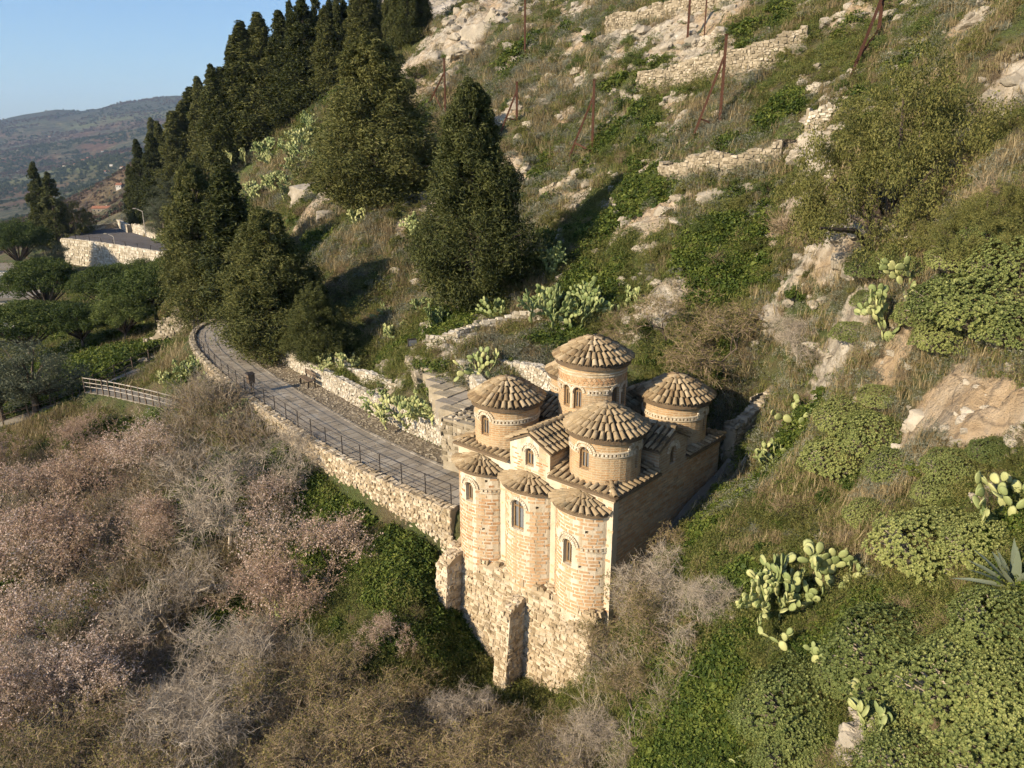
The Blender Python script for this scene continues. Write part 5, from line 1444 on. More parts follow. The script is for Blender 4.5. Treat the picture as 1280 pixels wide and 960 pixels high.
# the big conifers of the slope
tree_at('conifer_tree', 'broad dark conifer with wide skirt on the bare slope', 'tree', BIGCON, 474, 254, 186, 1.55, k=0, sink=.02)
tree_at('conifer_tree', 'large pointed conifer directly uphill of the churchyard steps', 'tree', BIGCON, 592, 376, 248, 1.05, k=1, sink=.02)
tree_at('conifer_tree', 'big shaggy conifer overhanging the pale lane wall', 'tree', BIGCON, 345, 442, 172, 1.45, k=2, sink=.03)
tree_at('conifer_tree', 'smaller rounded conifer beside the shaggy one above the lane wall', 'tree', BIGCON, 400, 447, 92, 1.6, k=0, sink=.03)
tree_at('conifer_tree', 'tall ragged conifer behind the shaggy one at the lane bend', 'tree', BIGCON, 262, 404, 185, 1.05, k=1, sink=.02)
tree_at('conifer_tree', 'slender conifer between two ragged ones at the lane bend', 'tree', CYP, 300, 398, 172, 2.1, k=1)
tree_at('cypress_tree', 'thin spire of cypress rising behind the lane-bend conifers', 'tree', COLC, 281, 330, 112, 1.1, k=0)
tree_at('conifer_tree', 'pointed young conifer low on the grassy knoll', 'tree', CYP, 240, 300, 95, 1.3, k=2)
# skyline cypresses
cl = 'dark cypress in the dense row'
for (px, py, h) in ((172,285,75),(186,275,88),(200,272,95),(214,262,105),(228,255,92),(238,246,105),(252,236,100),(262,228,118),(275,215,112),(288,205,104),
                    (300,195,110),(312,185,132),(326,178,112),(338,170,118),(350,160,108),(362,152,122),(374,145,112),(386,138,110),(398,128,100),(412,118,95),(424,108,92),
                    (437,100,88),(450,92,86),(462,84,82),(474,74,78),(488,66,80),(500,60,76),(514,50,70),(530,42,68)):
    tree_at('cypress_tree', by(cl, px, py), 'tree', CYP, px+random.uniform(-3, 3), py, h*random.uniform(.9, 1.12), random.uniform(1.35, 2.0), 'cypresses along the ridge')
cl = 'narrow spire cypress standing out of the ridge row'
for (px, py, h) in ((248,215,92),(372,140,118),(402,118,112),(428,100,118),(448,90,105),(470,76,95),(520,46,72),(300,170,108)):
    tree_at('cypress_tree', cl, 'tree', COLC, px, py, h, 1.0, 'spire cypresses along the ridge')
cl = 'dark cypress filling the shaded second row behind the ridge'
for i in range(26):
    f = i/25; px = 190+f*330+random.uniform(-8, 8); py = 252-f*205+random.uniform(-4, 4)
    tree_at('cypress_tree', cl, 'tree', CYP, px, py, random.uniform(70, 100), random.uniform(1.0, 1.5), 'cypresses behind the ridge row')
# two cypresses by the parking lot and others left
tree_at('cypress_tree', 'taller of two cypresses beside the parking lot wall, twin-pointed', 'tree', CYP, 60, 312, 98, 1.35, k=0)
tree_at('cypress_tree', 'slim dark cypress touching the twin-pointed one by the parking lot', 'tree', COLC, 76, 312, 88, 1.6, k=1)
tree_at('evergreen_tree', 'low spreading dark tree between the cypresses and the parking lot', 'tree', OAK, 96, 308, 52, .8, k=0)
for (px, py, h, w, lb) in ((28,345,72,1.0,'rounded dark pine beside the white house'),(62,405,88,1.0,'broad pine in front of the parking lot wall'),
                           (165,385,62,1.2,'umbrella pine below the parking lot hedge'),(135,400,72,.95,'slightly bare pine in the middle of the pine group'),
                           (196,412,84,1.2,'large dense umbrella pine next to the ruined wall'),(222,378,62,1.2,'umbrella pine pressed against the lane-bend conifers'),
                           (40,455,84,1.3,'wide low pine above the silver olive'),(105,440,66,1.1,'dark pine above the rubble heap'),(160,432,68,1.1,'shaded pine just below the large umbrella pine')):
    tree_at('pine_tree', lb, 'tree', PINE, px, py, h, w)
tree_at('olive_tree', 'big silver-green olive tree left of the lower footpath', 'tree', OLIVE, 45, 520, 92, 1.25, k=0)
tree_at('olive_tree', 'smaller silver olive tree at the end of the footpath fence', 'tree', OLIVE, 5, 525, 70, 1.2, k=1)
tree_at('olive_tree', 'pale olive by the corner of the parking lot wall', 'tree', OLIVE, 66, 345, 40, 1.1, k=1)
for i, (px, py, h) in enumerate(((205,285,36),(222,262,40),(258,212,36),(200,300,30))): tree_at('olive_tree', 'round olive at the foot of the ridge cypresses', 'tree', OLIVE, px, py, h, 1.1, 'olives below the ridge cypresses', k=i % 2)
# hedge below parking wall
for i in range(12):
    tree_at('hedge_bush', 'clipped green hedge bush at the foot of the parking lot wall', 'bush', [SHRUB_OAK[0]], 95+i*12, 347-i*1.0, 9, 1.15, 'hedge below the parking lot wall')
# big evergreen oak, right
g = G(1150, 262); s = 130*px_scale(g)
place('evergreen_oak', 'huge rounded evergreen oak on the rocky slope', 'tree', BIGOAK, (g[0], g[1]+1.5, g[2]-1.0), (s*1.6, s*1.3, s*2.05), 1.0)
g = G(1235, 300); s = 80*px_scale(g)
place('evergreen_oak', 'smaller olive-green oak leaning out below the huge oak', 'tree', BIGOAK, (g[0], g[1], g[2]-.4), (s*1.3, s*1.0, s*1.35), 2.0)
# olive and bare trees behind church
tree_at('bare_tree', 'nearly leafless grey tree spreading over the rear church dome', 'tree', BUDS, 905, 470, 122, 1.35, k=0)
tree_at('bare_tree', 'nearly leafless grey tree on the bank left of the spreading one', 'tree', BUDS, 838, 425, 88, 1.2, k=1)
tree_at('bare_tree', 'thin leafless tree against the ochre bank above the corner wall', 'tree', BARE, 1000, 455, 75, 1.2, k=2)
# ---- foreground wood, left and below
alm = 'almond tree in pale pink blossom'
for (px, py, h, w) in ((400,740,150,1.0),(340,690,125,1.0),(355,800,140,1.0),(120,640,125,1.05),(40,660,125,1.05),(180,610,110,1.0),(90,720,140,1.1),(10,760,150,1.1),
                       (60,840,150,1.1),(200,700,110,1.0),(485,815,62,1.0),(130,890,140,1.1),(20,930,150,1.1),(0,600,85,1.1),(100,570,70,1.1)):
    tree_at('almond_tree', by(alm, px, py), 'tree', ALMOND, px, py, h, w, 'blossoming almond trees below the lane')
bt = 'leafless pale grey tree'
for (px, py, h, w) in ((248,660,140,1.0),(290,690,165,.85),(335,640,120,.9),(215,800,140,1.0),(300,860,130,1.1),(240,760,120,1.0),(375,590,70,1.0),(260,960,150,1.15),(235,940,140,1.1),(20,890,130,1.0)):
    tree_at('bare_tree', by(bt, px, py), 'tree', BARE, px, py, h, w, 'leafless trees in the thicket below the lane')
bd = 'twiggy tree in young yellow-green leaf'
for (px, py, h, w) in ((330,920,130,1.2),(430,900,110,1.2),(520,940,100,1.2),(600,985,95,1.2),(400,990,140,1.2),(500,1020,140,1.2),(620,1020,130,1.2),(170,1000,150,1.2),(70,1010,150,1.2)):
    tree_at('budding_tree', by(bd, px, py), 'tree', BUDS, px, py, h, w, 'budding trees at the bottom of the thicket')
cb = 'grey tangled leafless bush'
for (px, py, h, w) in ((600,900,55,1.0),(650,930,55,1.0),(700,940,55,1.0),(770,850,110,1.0),(790,800,140,1.1),(820,760,120,1.1),(850,820,120,1.1),(880,790,110,1.0),(740,940,85,1.1),(800,900,110,1.1),(680,965,90,1.1),(575,920,85,1.1),(835,720,85,1.0)):
    tree_at('tangled_bush', by(cb, px, py), 'bush', BARE[1:]+BUDS[:2], px, py, h*.9, w, 'tangled bushes round the church base')
# ---- dome-shaped spurges
eu = 'rounded yellow-green spurge dome'
for (px, py, rp) in ((1165,690,72),(1232,690,52),(1120,830,88),(1000,890,72),(1220,880,95),(1262,790,70),(1235,395,78),(1195,385,55),(1265,340,55),(1120,330,30),(1145,340,26),(1090,340,32),(1065,420,26),
                     (1095,555,48),(1060,530,42),(1050,580,46),(1120,590,40),(1190,590,36),(1240,570,30),(1160,980,80),(1270,960,85),(990,172,20),(995,960,55),(1230,820,60),(1170,620,30),(1130,920,46),(1085,650,30),(1180,430,40),(1270,420,50),(1150,400,34),(1090,380,26),(1245,300,44),(1200,330,40),(1060,850,40),(1020,930,50),(960,900,45),(1100,500,26),(1270,880,70)):
    g = G(px, py); s = rp*1.08*px_scale(g); place('spurge_bush', by(eu, px, py), 'bush', EUPH[random.randrange(3)], (g[0], g[1], g[2]-.1*s), (s, s, s*random.uniform(.85, 1.1)), None, 'spurge domes on the bank')
gs = 'round dark green shrub'
for (px, py, rp) in ((792,80,22),(700,78,16),(722,82,18),(750,112,10),(765,192,19),(700,185,16),(665,70,12),(640,95,14),(860,100,12),(690,20,14),(580,90,16),(505,112,24),(400,140,16),(525,95,22),(560,70,12),(735,30,16),(770,20,20),
                     (880,110,14),(820,140,14),(930,125,16),(960,110,14),(800,200,16),(1060,200,18),(960,240,22),(930,260,24),(880,290,22),(1000,270,20),(820,230,18),(850,210,14),(780,240,14),(830,320,20),(945,310,26),(985,330,20),(1110,60,26),(1160,40,30),(1220,60,24),(1010,90,14)):
    g = G(px, py); s = rp*px_scale(g); place('green_shrub', by(gs, px, py), 'shrub', (SHRUB_GREEN+SHRUB_OAK)[random.randrange(4)], (g[0], g[1], g[2]-.12*s), (s, s, s), None, 'green shrubs on the rocky slope')
gy = 'silvery grey-leaved shrub'
for (px, py, rp) in ((668,205,18),(690,225,18),(675,172,13),(705,190,14),(660,235,16),(720,235,18),(640,195,10),(725,180,12),(650,180,12),(600,150,13),(700,255,16),(740,215,10),(600,130,10),(660,140,10),(690,125,10),(760,75,10),(830,180,12),(640,130,10),(740,130,12),(800,160,12),(770,130,10),(860,60,10),(610,110,10),(950,220,14),(980,230,14),(690,270,14),
                     (720,150,12),(880,180,10),(940,150,10)):
    g = G(px, py); s = rp*1.15*px_scale(g); place('grey_shrub', by(gy, px, py), 'shrub', SHRUB_GREY[random.randrange(2)], (g[0], g[1], g[2]-.12*s), (s, s, s), None, 'silvery shrubs on the slope')
hb = 'lush bright green leafy bush'
for (px, py, rp) in ((700,430,26),(725,420,24),(680,445,18),(800,410,20),(590,370,0),(1010,520,22),(985,545,18),(1030,490,16),(1075,610,26),(1110,600,24),(1040,625,22),(1150,590,22),(880,860,28),(930,960,40),(860,940,34),(820,930,30),(1000,370,22),(960,350,22),(620,470,12),(560,395,14),(540,420,14),
                     (455,440,16),(430,470,14),(960,690,24),(980,660,22),(920,720,26),(900,760,26),(1010,810,26),(940,780,22),(270,780,26),(235,800,22),(300,860,28),(340,830,26),(250,620,22),(280,640,22),(320,600,22),(350,570,16),(210,760,24),(150,680,22),(390,830,24),(120,840,26),(60,720,22),(430,780,22),(330,740,24),(200,880,26),(400,910,24),(80,620,20)):
    if not rp: continue
    g = G(px, py); s = rp*px_scale(g); place('leafy_bush', by(hb, px, py), 'bush', SHRUB_HERB[random.randrange(2)], (g[0], g[1], g[2]-.1*s), (s, s, s*.9), None, 'bright green leafy bushes')
# brown/dry shrubs
db = 'dry brown twiggy shrub'
DRY = [[('twigs', twiggy_mesh('twigs', 901+k, 110, 1.0, M['twig_brown'], 2, M['dry_grass'], .008))] for k in range(3)]
for (px, py, rp) in ((985,290,34),(1015,300,30),(960,400,26),(935,450,20),(1240,250,40),(1200,240,30),(540,120,16),(490,135,22),(520,140,20),(310,170,10),(600,180,12),(1060,680,24),(1190,660,20),(980,640,26),(960,620,22),(1240,630,24),(1140,760,22),(1190,780,24),(1180,920,30),(270,310,14),(330,240,12),(1030,260,26),(900,330,20),(1130,470,20),(1010,500,18),(1060,480,20)):
    g = G(px, py); s = rp*px_scale(g)*1.1; place('dry_shrub', by(db, px, py), 'shrub', DRY[random.randrange(3)], (g[0], g[1], g[2]-.05), (s, s, s*.9), None, 'dry twiggy shrubs on the bank')
# ---- prickly pears
def cactus_parts(label, px, py, seed, a):
    g = G(px, py); r = thing('prickly_pear', label, 'cactus', tuple(g), 0)
    for Mx in cactus_pads(seed, *a):
        o = obj('pad', PAD_ME[random.randrange(4)], r); o.matrix_basis = Mx
    return r
cactus_parts('large sprawling prickly pear with yellow-green pads beside the spurge domes', 968, 765, 3, (7, 4, .34, .8, (1, 3)))
cactus_parts('upper arm of prickly pear pads reaching over the spurge domes', 1045, 735, 5, (4, 3, .34, .9, (1, 3)))
cactus_parts('lower trailing prickly pear between the two lower spurge domes', 1010, 835, 8, (4, 3, .30, .9, (1, 3)))
cactus_parts('prickly pear with some brown pads growing by the pale rock', 1105, 910, 12, (5, 2, .34, .9, (1, 3)))
cactus_parts('small two-stemmed prickly pear in the lush green leaves', 915, 958, 15, (2, 1, .36, .5, (1, 1)))
cactus_parts('prickly pear at the top of the bank near the spiky agave', 1258, 655, 17, (5, 3, .34, .8, (1, 2)))
cactus_parts('tall prickly pear hanging on the cliff edge above the ochre rock', 1110, 425, 21, (5, 5, .40, .5, (1, 2)))
cactus_parts('second prickly pear on the cliff edge under the huge oak', 1140, 355, 24, (3, 3, .38, .7, (1, 2)))
cactus_parts('prickly pear rooted behind the low corner wall', 962, 590, 27, (4, 4, .40, .6, (1, 2)))
cactus_parts('small prickly pear in green leaves above the corner wall', 1000, 535, 29, (3, 3, .38, .7, (1, 2)))
cactus_parts('prickly pear growing behind the pale yard wall', 606, 476, 33, (6, 4, .42, .7, (1, 2)))
CACT = [[('pads', cactus_joined_mesh(41+k, *a))] for k, a in enumerate(((9, 5, .29, 1.0, (1, 3)), (6, 6, .29, .5, (1, 2)), (10, 4, .29, 1.3, (1, 3)), (5, 4, .29, .6, (1, 3))))]
def cactus_at(label, px, py, k, sc=1., group=None):
    g = G(px, py); place('prickly_pear', label, 'cactus', CACT[k], (g[0], g[1], g[2]-.05), sc, None, group)
for (px, py, k, sc, lb) in ((705,402,0,1.6,'tall dense prickly pear clump right of the pointed conifer'),(735,395,1,1.35,'upright prickly pear joining the dense clump'),(690,345,1,1.3,'prickly pear column on the shaded edge above the dense clump'),
      (790,382,3,1.2,'isolated prickly pear right of the dense clump'),(545,415,1,1.1,'prickly pear with long arms downhill of the pointed conifer'),(528,390,3,1.1,'small prickly pear touching the long-armed one'),
      (486,425,3,1.2,'small prickly pear in the conifer shade'),(480,400,3,1.0,'pale prickly pear beside the rocky spot'),(625,395,3,1.1,'prickly pear at the edge of the stony track'),
      (500,522,2,1.15,'wide prickly pear clump on the ledge above the lane wall'),(535,520,0,1.05,'upright prickly pear at the end of the ledge'),(470,505,3,1.0,'low prickly pear behind the lane wall'),
      (425,462,2,.9,'prickly pear below the small rounded conifer'),(516,300,1,1.3,'pale prickly pear in the gully between the conifers'),(450,280,3,1.4,'greyish prickly pear below the broad conifer'),
      (240,468,0,1.0,'prickly pear clump on the green triangle by the lane bend'),(265,478,3,1.0,'prickly pear against the lane railing'),(205,478,3,1.0,'dark-hearted prickly pear by the ramp'),(295,522,2,.8,'grey prickly pear under the end of the wooden fence'),
      (130,705,3,1.0,'pale prickly pear deep in the almond thicket'),(352,775,3,1.0,'small prickly pear below the pink almonds'),(18,825,2,.9,'low prickly pear under the leftmost almonds'),(118,632,3,.9,'single prickly pear in a gap of the upper thicket')):
    cactus_at(lb, px, py, k, sc)
for (px, py) in ((345,205),(360,190),(372,215),(385,180),(350,230),(378,195),(395,200),(365,235),(340,190),(358,250),(328,200),(300,205),(285,225),(205,305),(215,308),(226,306),(388,165),(335,245)):
    cactus_at('pale prickly pear on the grassy spur left of the broad conifer', px, py, random.randrange(4), random.uniform(1.2, 1.9), 'prickly pears on the grassy spur')
g = G(1268, 738); place('agave', 'spiky blue-grey agave at the edge of the bank', 'agave', [('leaves', agave_mesh(5))], tuple(g), 1.0, .4)
g = G(340, 215)
# ---- rocks
lr = 'weathered white limestone rock'
for (px, py, rp) in ((560,95,14),(575,60,22),(600,40,24),(548,70,14),(620,20,18),(640,60,14),(668,110,10),(690,95,10),(720,120,9),(755,95,12),(800,120,12),(830,155,10),(870,75,12),(905,40,14),(940,60,14),(965,35,12),(1000,60,14),(1040,25,16),(1075,20,12),(1120,15,14),
      (1015,170,20),(1030,200,18),(1000,195,14),(890,240,18),(870,250,10),(830,262,18),(812,250,14),(850,275,14),(800,280,12),(770,300,10),(1055,320,22),(1045,295,14),(1075,285,16),(1065,340,14),(1120,280,14),(1145,300,14),(970,385,18),(830,380,16),(850,365,12),(900,400,12),
      (1035,670,15),(1080,890,17),(1070,925,18),(1090,945,16),(1060,450,16),(1090,430,14),(1020,430,14),(1240,120,16),(1265,100,14),(1210,30,12),(395,240,30),(408,268,20),(450,300,9),(600,345,9),(575,385,8),(700,300,8),(640,100,8),(780,160,9),(860,140,9),(930,100,9),(1150,520,18),(1205,600,14),(1030,250,12),
      (92,452,14),(115,446,16),(135,450,12),(150,440,9),(180,448,10),(200,445,10),(570,535,5),(520,538,5),(490,525,5)):
    g = G(px, py); s = rp*px_scale(g); o = place('limestone_rock', lr, 'rock', [], (g[0], g[1], g[2]-.25*s), (s*random.uniform(.8, 1.25), s*random.uniform(.8, 1.2), s*random.uniform(.6, 1.0)), None, 'limestone rocks on the slope')
    bpy.data.objects.remove(o); o = tag(obj('limestone_rock', ROCKM[random.randrange(6)]), by(lr, px, py), 'rock', 'limestone rocks on the slope')
    o.location = (g[0], g[1], g[2]-.25*s); o.scale = (s*random.uniform(.8, 1.25), s*random.uniform(.8, 1.2), s*random.uniform(.6, 1.0)); o.rotation_euler = (random.uniform(-.3, .3), random.uniform(-.3, .3), random.uniform(0, 6))
# ================================================================ GROUND COVER (uncountable)
def instancer(name, label, cat, proto_me, pts, scl):
    me = bpy.data.meshes.new(name); me.vertices.add(len(pts)); me.vertices.foreach_set('co', np.asarray(pts, np.float32).ravel())
    a = me.attributes.new('scl', 'FLOAT', 'POINT'); a.data.foreach_set('value', np.asarray(scl, np.float32))
    a = me.attributes.new('rz', 'FLOAT_VECTOR', 'POINT'); rz = np.zeros((len(pts), 3), np.float32); rz[:, 2] = RNG.uniform(0, 6.28, len(pts)); rz[:, :2] = RNG.normal(size=(len(pts), 2))*.2
    a.data.foreach_set('vector', rz.ravel())
    pr = bpy.data.objects.new(name+'_source', proto_me)
    ng = bpy.data.node_groups.new(name, 'GeometryNodeTree')
    ng.interface.new_socket('Geometry', in_out='INPUT', socket_type='NodeSocketGeometry'); ng.interface.new_socket('Geometry', in_out='OUTPUT', socket_type='NodeSocketGeometry')
    i = ng.nodes.new('NodeGroupInput'); o_ = ng.nodes.new('NodeGroupOutput'); iop = ng.nodes.new('GeometryNodeInstanceOnPoints'); oi = ng.nodes.new('GeometryNodeObjectInfo'); oi.inputs[0].default_value = pr
    sa = ng.nodes.new('GeometryNodeInputNamedAttribute'); sa.data_type = 'FLOAT'; sa.inputs[0].default_value = 'scl'
    ra = ng.nodes.new('GeometryNodeInputNamedAttribute'); ra.data_type = 'FLOAT_VECTOR'; ra.inputs[0].default_value = 'rz'
    e2r = ng.nodes.new('FunctionNodeEulerToRotation')
    L = ng.links.new; L(i.outputs[0], iop.inputs['Points']); L(oi.outputs['Geometry'], iop.inputs['Instance']); L(ra.outputs[0], e2r.inputs[0]); L(e2r.outputs[0], iop.inputs['Rotation']); L(sa.outputs[0], iop.inputs['Scale']); L(iop.outputs[0], o_.inputs[0])
    o = obj(name, me); o.modifiers.new('scatter', 'NODES').node_group = ng
    o['kind'] = 'stuff'; o['label'] = label; o['category'] = cat; return o
NC = 420000
yy = RNG.uniform(0, 1, NC); yy = 8.5*(130/8.5)**yy            # log-spaced distance
xx = RNG.uniform(-1, 1, NC)*(yy*.78+3)
keep = (RNG.random(NC) < np.clip((yy*.78+3)/(yy*1.2+3)*1.0, 0, 1))
xx, yy = xx[keep], yy[keep]
zz = H(xx, yy)
fm = flat_fast(xx, yy)
# frustum cull with a margin
dx, dyy, dzz = xx, yy, zz-CAMZ
ax = dyy*CP-dzz*SP; u = 640+F_PX*dx/ax; v = 480-F_PX*(dzz*CP+dyy*SP)/ax
ok = (fm > .75) & (u > -120) & (u < 1400) & (v > -120) & (v < 1120) & (ax > 4)
xx, yy, zz, u, v, ax = [a[ok] for a in (xx, yy, zz, u, v, ax)]
ra_ = rock_fast(xx, yy); rn_ = fbm(xx*.45, yy*.45, seed=77, oct=4); rockv = np.where(ra_ > .02, ra_+.55*rn_-.25, (xx > -9)*(yy > 37)*(.60*rn_+.20))
_rd, _rs, _rar = path_dist(xx, yy, ROADP); _cl = church_local(xx, yy)
nostrip = ~((_rd < 7.5) & (_rs > 0) & (xx > -13)) & ~((np.abs(_cl[0]) < 4.4) & (_cl[1] > -6.8) & (_cl[1] < 0))
free = rockv < RNG.uniform(.25, .7, len(xx))
n1 = fbm(xx*.22, yy*.22, seed=90, oct=4); n2 = fbm(xx*.16+7, yy*.16, seed=95, oct=4)
below = (path_dist(xx, yy, ROADP)[1] > 0) & (zz < ROADZ+.5) & (xx < 2)
patch = np.zeros(len(xx))
for (px, py, rp) in ((500,700,80),(540,745,50),(440,640,60),(400,600,40),(1080,605,40),(1010,520,32),(870,920,50),(930,730,26),(700,430,40),(900,345,35),(945,320,35),(960,150,35),(900,185,40),(790,260,40),(740,360,35),(280,790,40),(300,860,40),(260,620,40),(330,600,40),(120,460,80),(245,495,40),(580,400,40),(650,60,25),(840,230,30),(880,320,35)):
    g = G(px, py); patch = np.maximum(patch, np.clip(1.3-np.hypot(xx-g[0], yy-g[1])/(rp*px_scale(g)*1.3), 0, 1))
nf_ = fbm(xx*1.1, yy*1.1, seed=99, oct=3)
green = patch*.85+.5*n1+.35*nf_+np.where(below, .14, -.06)
sc0 = np.clip(ax/28, .55, 3.0)**.75
r = RNG.random(len(xx))
def sel(mask, nmax):
    i = np.flatnonzero(mask & free)
    if len(i) > nmax: i = RNG.choice(i, nmax, replace=False)
    return i
pts = np.stack([xx, yy, zz-.02], 1)
def put(name, label, cat, proto, mask, nmax, s0, s1):
    i = sel(mask, nmax); instancer(name, label, cat, proto, pts[i], sc0[i]*RNG.uniform(s0, s1, len(i)))
put('green_herbs', 'lush low green leaves covering the damp ground', 'herbs', herb_mesh('green_herbs', 1, 150, .36, .28, .045, M['herb']), (green > .40) & (r < .55), 11000, .5, 1.5)
put('broad_herbs', 'broad bright leaves spreading between the bushes', 'herbs', herb_mesh('broad_herbs', 2, 60, .30, .22, .075, M['herb'], .75), (green > .50) & (r > .6), 5000, .7, 1.4)
put('meadow_grass', 'short green grass growing over the slopes', 'grass', tuft_mesh('meadow_grass', 3, 60, .30, .008, .36, M['grass']), (green > -.10) & (r < .6), 17000, .5, 1.15)
put('meadow_plants', 'small mixed green plants on the slopes', 'plants', herb_mesh('meadow_plants', 4, 110, .34, .24, .026, M['grass'], .4), (green > -.15) & (green < .55) & (r > .3), 20000, .6, 1.7)
put('dry_grass', 'straw-coloured dry grass in thin tufts', 'grass', tuft_mesh('dry_grass', 5, 50, .36, .007, .3, M['dry_grass'], .7), (green < .18) & (n2 > -.1) & (r > .45), 14000, .6, 1.4)
put('scrub', 'low grey-green scrub between the stones', 'scrub', herb_mesh('scrub', 6, 160, .36, .34, .026, M['grey_shrub'], .3), (n2 > .12) & (green < .5) & (~below) & (r < .5), 7000, .6, 1.5)
put('dark_scrub', 'low dark green scrub on the slopes', 'scrub', herb_mesh('dark_scrub', 7, 170, .38, .36, .028, M['oak'], .4), (n2 < .1) & (green < .5) & (r < .35), 7000, .6, 1.7)
put('brushwood', 'brown tangled brushwood under the bare trees', 'brushwood', twiggy_mesh('brushwood', 8, 40, .8, M['twig_brown'], 2, M['dry_grass'], .007), below & (yy < 47) & nostrip & (green < .35) & (r > .35), 2200, .6, 1.5)
put('grey_brushwood', 'grey leafless twigs filling the thicket', 'brushwood', twiggy_mesh('grey_brushwood', 9, 40, 1.0, M['twig_grey'], 1, M['bud_leaf'], .007), (below | ((xx < 5) & (yy < 24))) & (r < .3) & (yy < 45) & nostrip & (green < .4), 1000, .7, 1.6)

def small(name, label, proto, mask, nmax, s0, s1):
    i = sel(mask, nmax); instancer(name, label, 'shrubs', proto, pts[i]-[0, 0, .04], np.clip(ax[i]/40, .6, 1.8)*RNG.uniform(s0, s1, len(i))**1.5)
up_ = (~below)
small('slope_shrubs', 'small dark green shrubs dotted over the slope', SHRUB_GREEN[0][1][1], up_ & (n1 > -.1) & (r > .5), 900, .25, .75)
small('silver_shrubs', 'small silvery shrubs dotted over the slope', SHRUB_GREY[0][1][1], up_ & (n2 > -.2) & (r < .4), 1300, .25, .72)
small('olive_shrubs', 'small olive-green shrubs dotted over the slope', SHRUB_OAK[0][1][1], up_ & (n1 < .3) & (r > .4), 1300, .25, .75)
small('herb_shrubs', 'small leafy bushes on the green ground', SHRUB_HERB[0][1][1], (green > .1) & (r > .3), 1100, .25, .65)
small('dry_shrubs', 'small dry brown bushes on the slopes', DRY[0][0][1], (green < .3) & (r < .6), 1300, .3, .8)

i = sel_idx = RNG.choice(np.flatnonzero((xx > -10) & (yy > 30) & (rockv > .05)), 2600, replace=False)
instancer('loose_stones', 'loose pale stones lying over the rocky slope', 'stones', ROCKM[0], pts[i]-[0, 0, .03], np.clip(ax[i]/50, .6, 1.6)*RNG.uniform(.25, .75, len(i))**2.2)
i = RNG.choice(np.flatnonzero((xx > 0) & (yy < 34) & (rockv > .1)), 220, replace=False)
instancer('scree', 'small pale stones below the ochre cliff', 'stones', ROCKM[2], pts[i]-[0, 0, .03], RNG.uniform(.12, .42, len(i))**1.8)
# ================================================================ PARKING LOT, HOUSES, FAR THINGS
mb = MB(); pk = PARK.copy(); pk[:, 2] = PARKZ+.05; pk2 = pk.copy(); pk2[:, 2] -= 3; mb.add(np.vstack([pk, pk2]), [[k, (k+1) % 9, 9+(k+1) % 9, 9+k] for k in range(9)]); mb.add(pk, [[0, 1, 7, 8], [1, 2, 6, 7], [2, 3, 5, 6]], [[3, 4, 5]])
pl = mb.obj('parking_lot', M['asphalt']); pl['kind'] = 'structure'
a = PARK[:5]
stone_wall('parking_wall', 'high pale stone wall holding up the asphalt parking lot', 'wall', a, PARKZ-np.array([4.5, 5, 6, 6.5, 7]), PARKZ+.5, .6, .6, 'whitestone', 'mortar', (1,), proud=.08)
a = PARK[7:9]
stone_wall('parking_wall', 'pale stone wall on the uphill side of the parking lot', 'wall', np.array([a[0], a[0]*.6+a[1]*.4, a[1]]), PARKZ-1.5, PARKZ+np.array([1.6, 2.2, 1.8]), .6, .6, 'whitestone', 'mortar', (-1, 1), proud=.08)
a = np.array([PARK[5], PARK[5]*.5+PARK[6]*.5, PARK[6]])
stone_wall('parking_wall', 'thin distant wall closing the back of the parking lot', 'wall', a, a[:, 2]-1.5, a[:, 2]+1.0, .6, .9, 'whitestone', 'mortar', (-1,))
a = np.array([PARK[7]+[-1, 0, 0], PARK[6]])
stone_wall('parking_wall', 'short cross wall between the parking lot and the ridge road', 'wall', a, a[:, 2]-1.5, a[:, 2]+1.6, .8, .9, 'whitestone', 'mortar', (1, -1))
pf_ = PARK[:5]+[0, 0, .35]
post_fence('metal_railing', 'thin railing on top of the parking lot wall', pf_, 4.0, 1.0, .06, (.95,), .03, 'dark_metal', 'dark_metal')
def lamp(label, px, py, Y, h):
    g = P(px, py, Y); g[2] = onground(g[0], g[1]) if abs(onground(g[0], g[1])-g[2]) < 3 else g[2]
    r = thing('street_lamp', label, 'street lamp', tuple(g), 0)
    b = MB(); b.tube((0, 0, -.5), (0, 0, h), .11, .07, 8); b.obj('pole', M['pale_wood'], r)
    b = MB(); b.tube((0, 0, h-.05), (-1.2, 0, h+.5), .07, .05, 6); b.obj('arm', M['pale_wood'], r)
    b = MB(); b.box((-1.4, 0, h+.5), (.7, .3, .16), None, 0, taper=.8); b.obj('lamp_head', M['concrete'], r)
lamp('pale street lamp at the uphill wall of the parking lot', 182, 292, 147, 4.2)
lamp('short lamp post in the middle of the parking lot edge', 144, 309, 142, 2.0)
def G_far(px, py, t0=218):
    r = ray(px, py); t = np.concatenate([np.arange(t0, 1500, 4), np.arange(1500, 6000, 15)]); x, y, z = r[0]*t, r[1]*t, CAMZ+r[2]*t
    dz = z-far_h(x, y); i = int(np.argmax(dz < 0)) if (dz < 0).any() else len(t)-1; return np.array([x[i], y[i], z[i]])
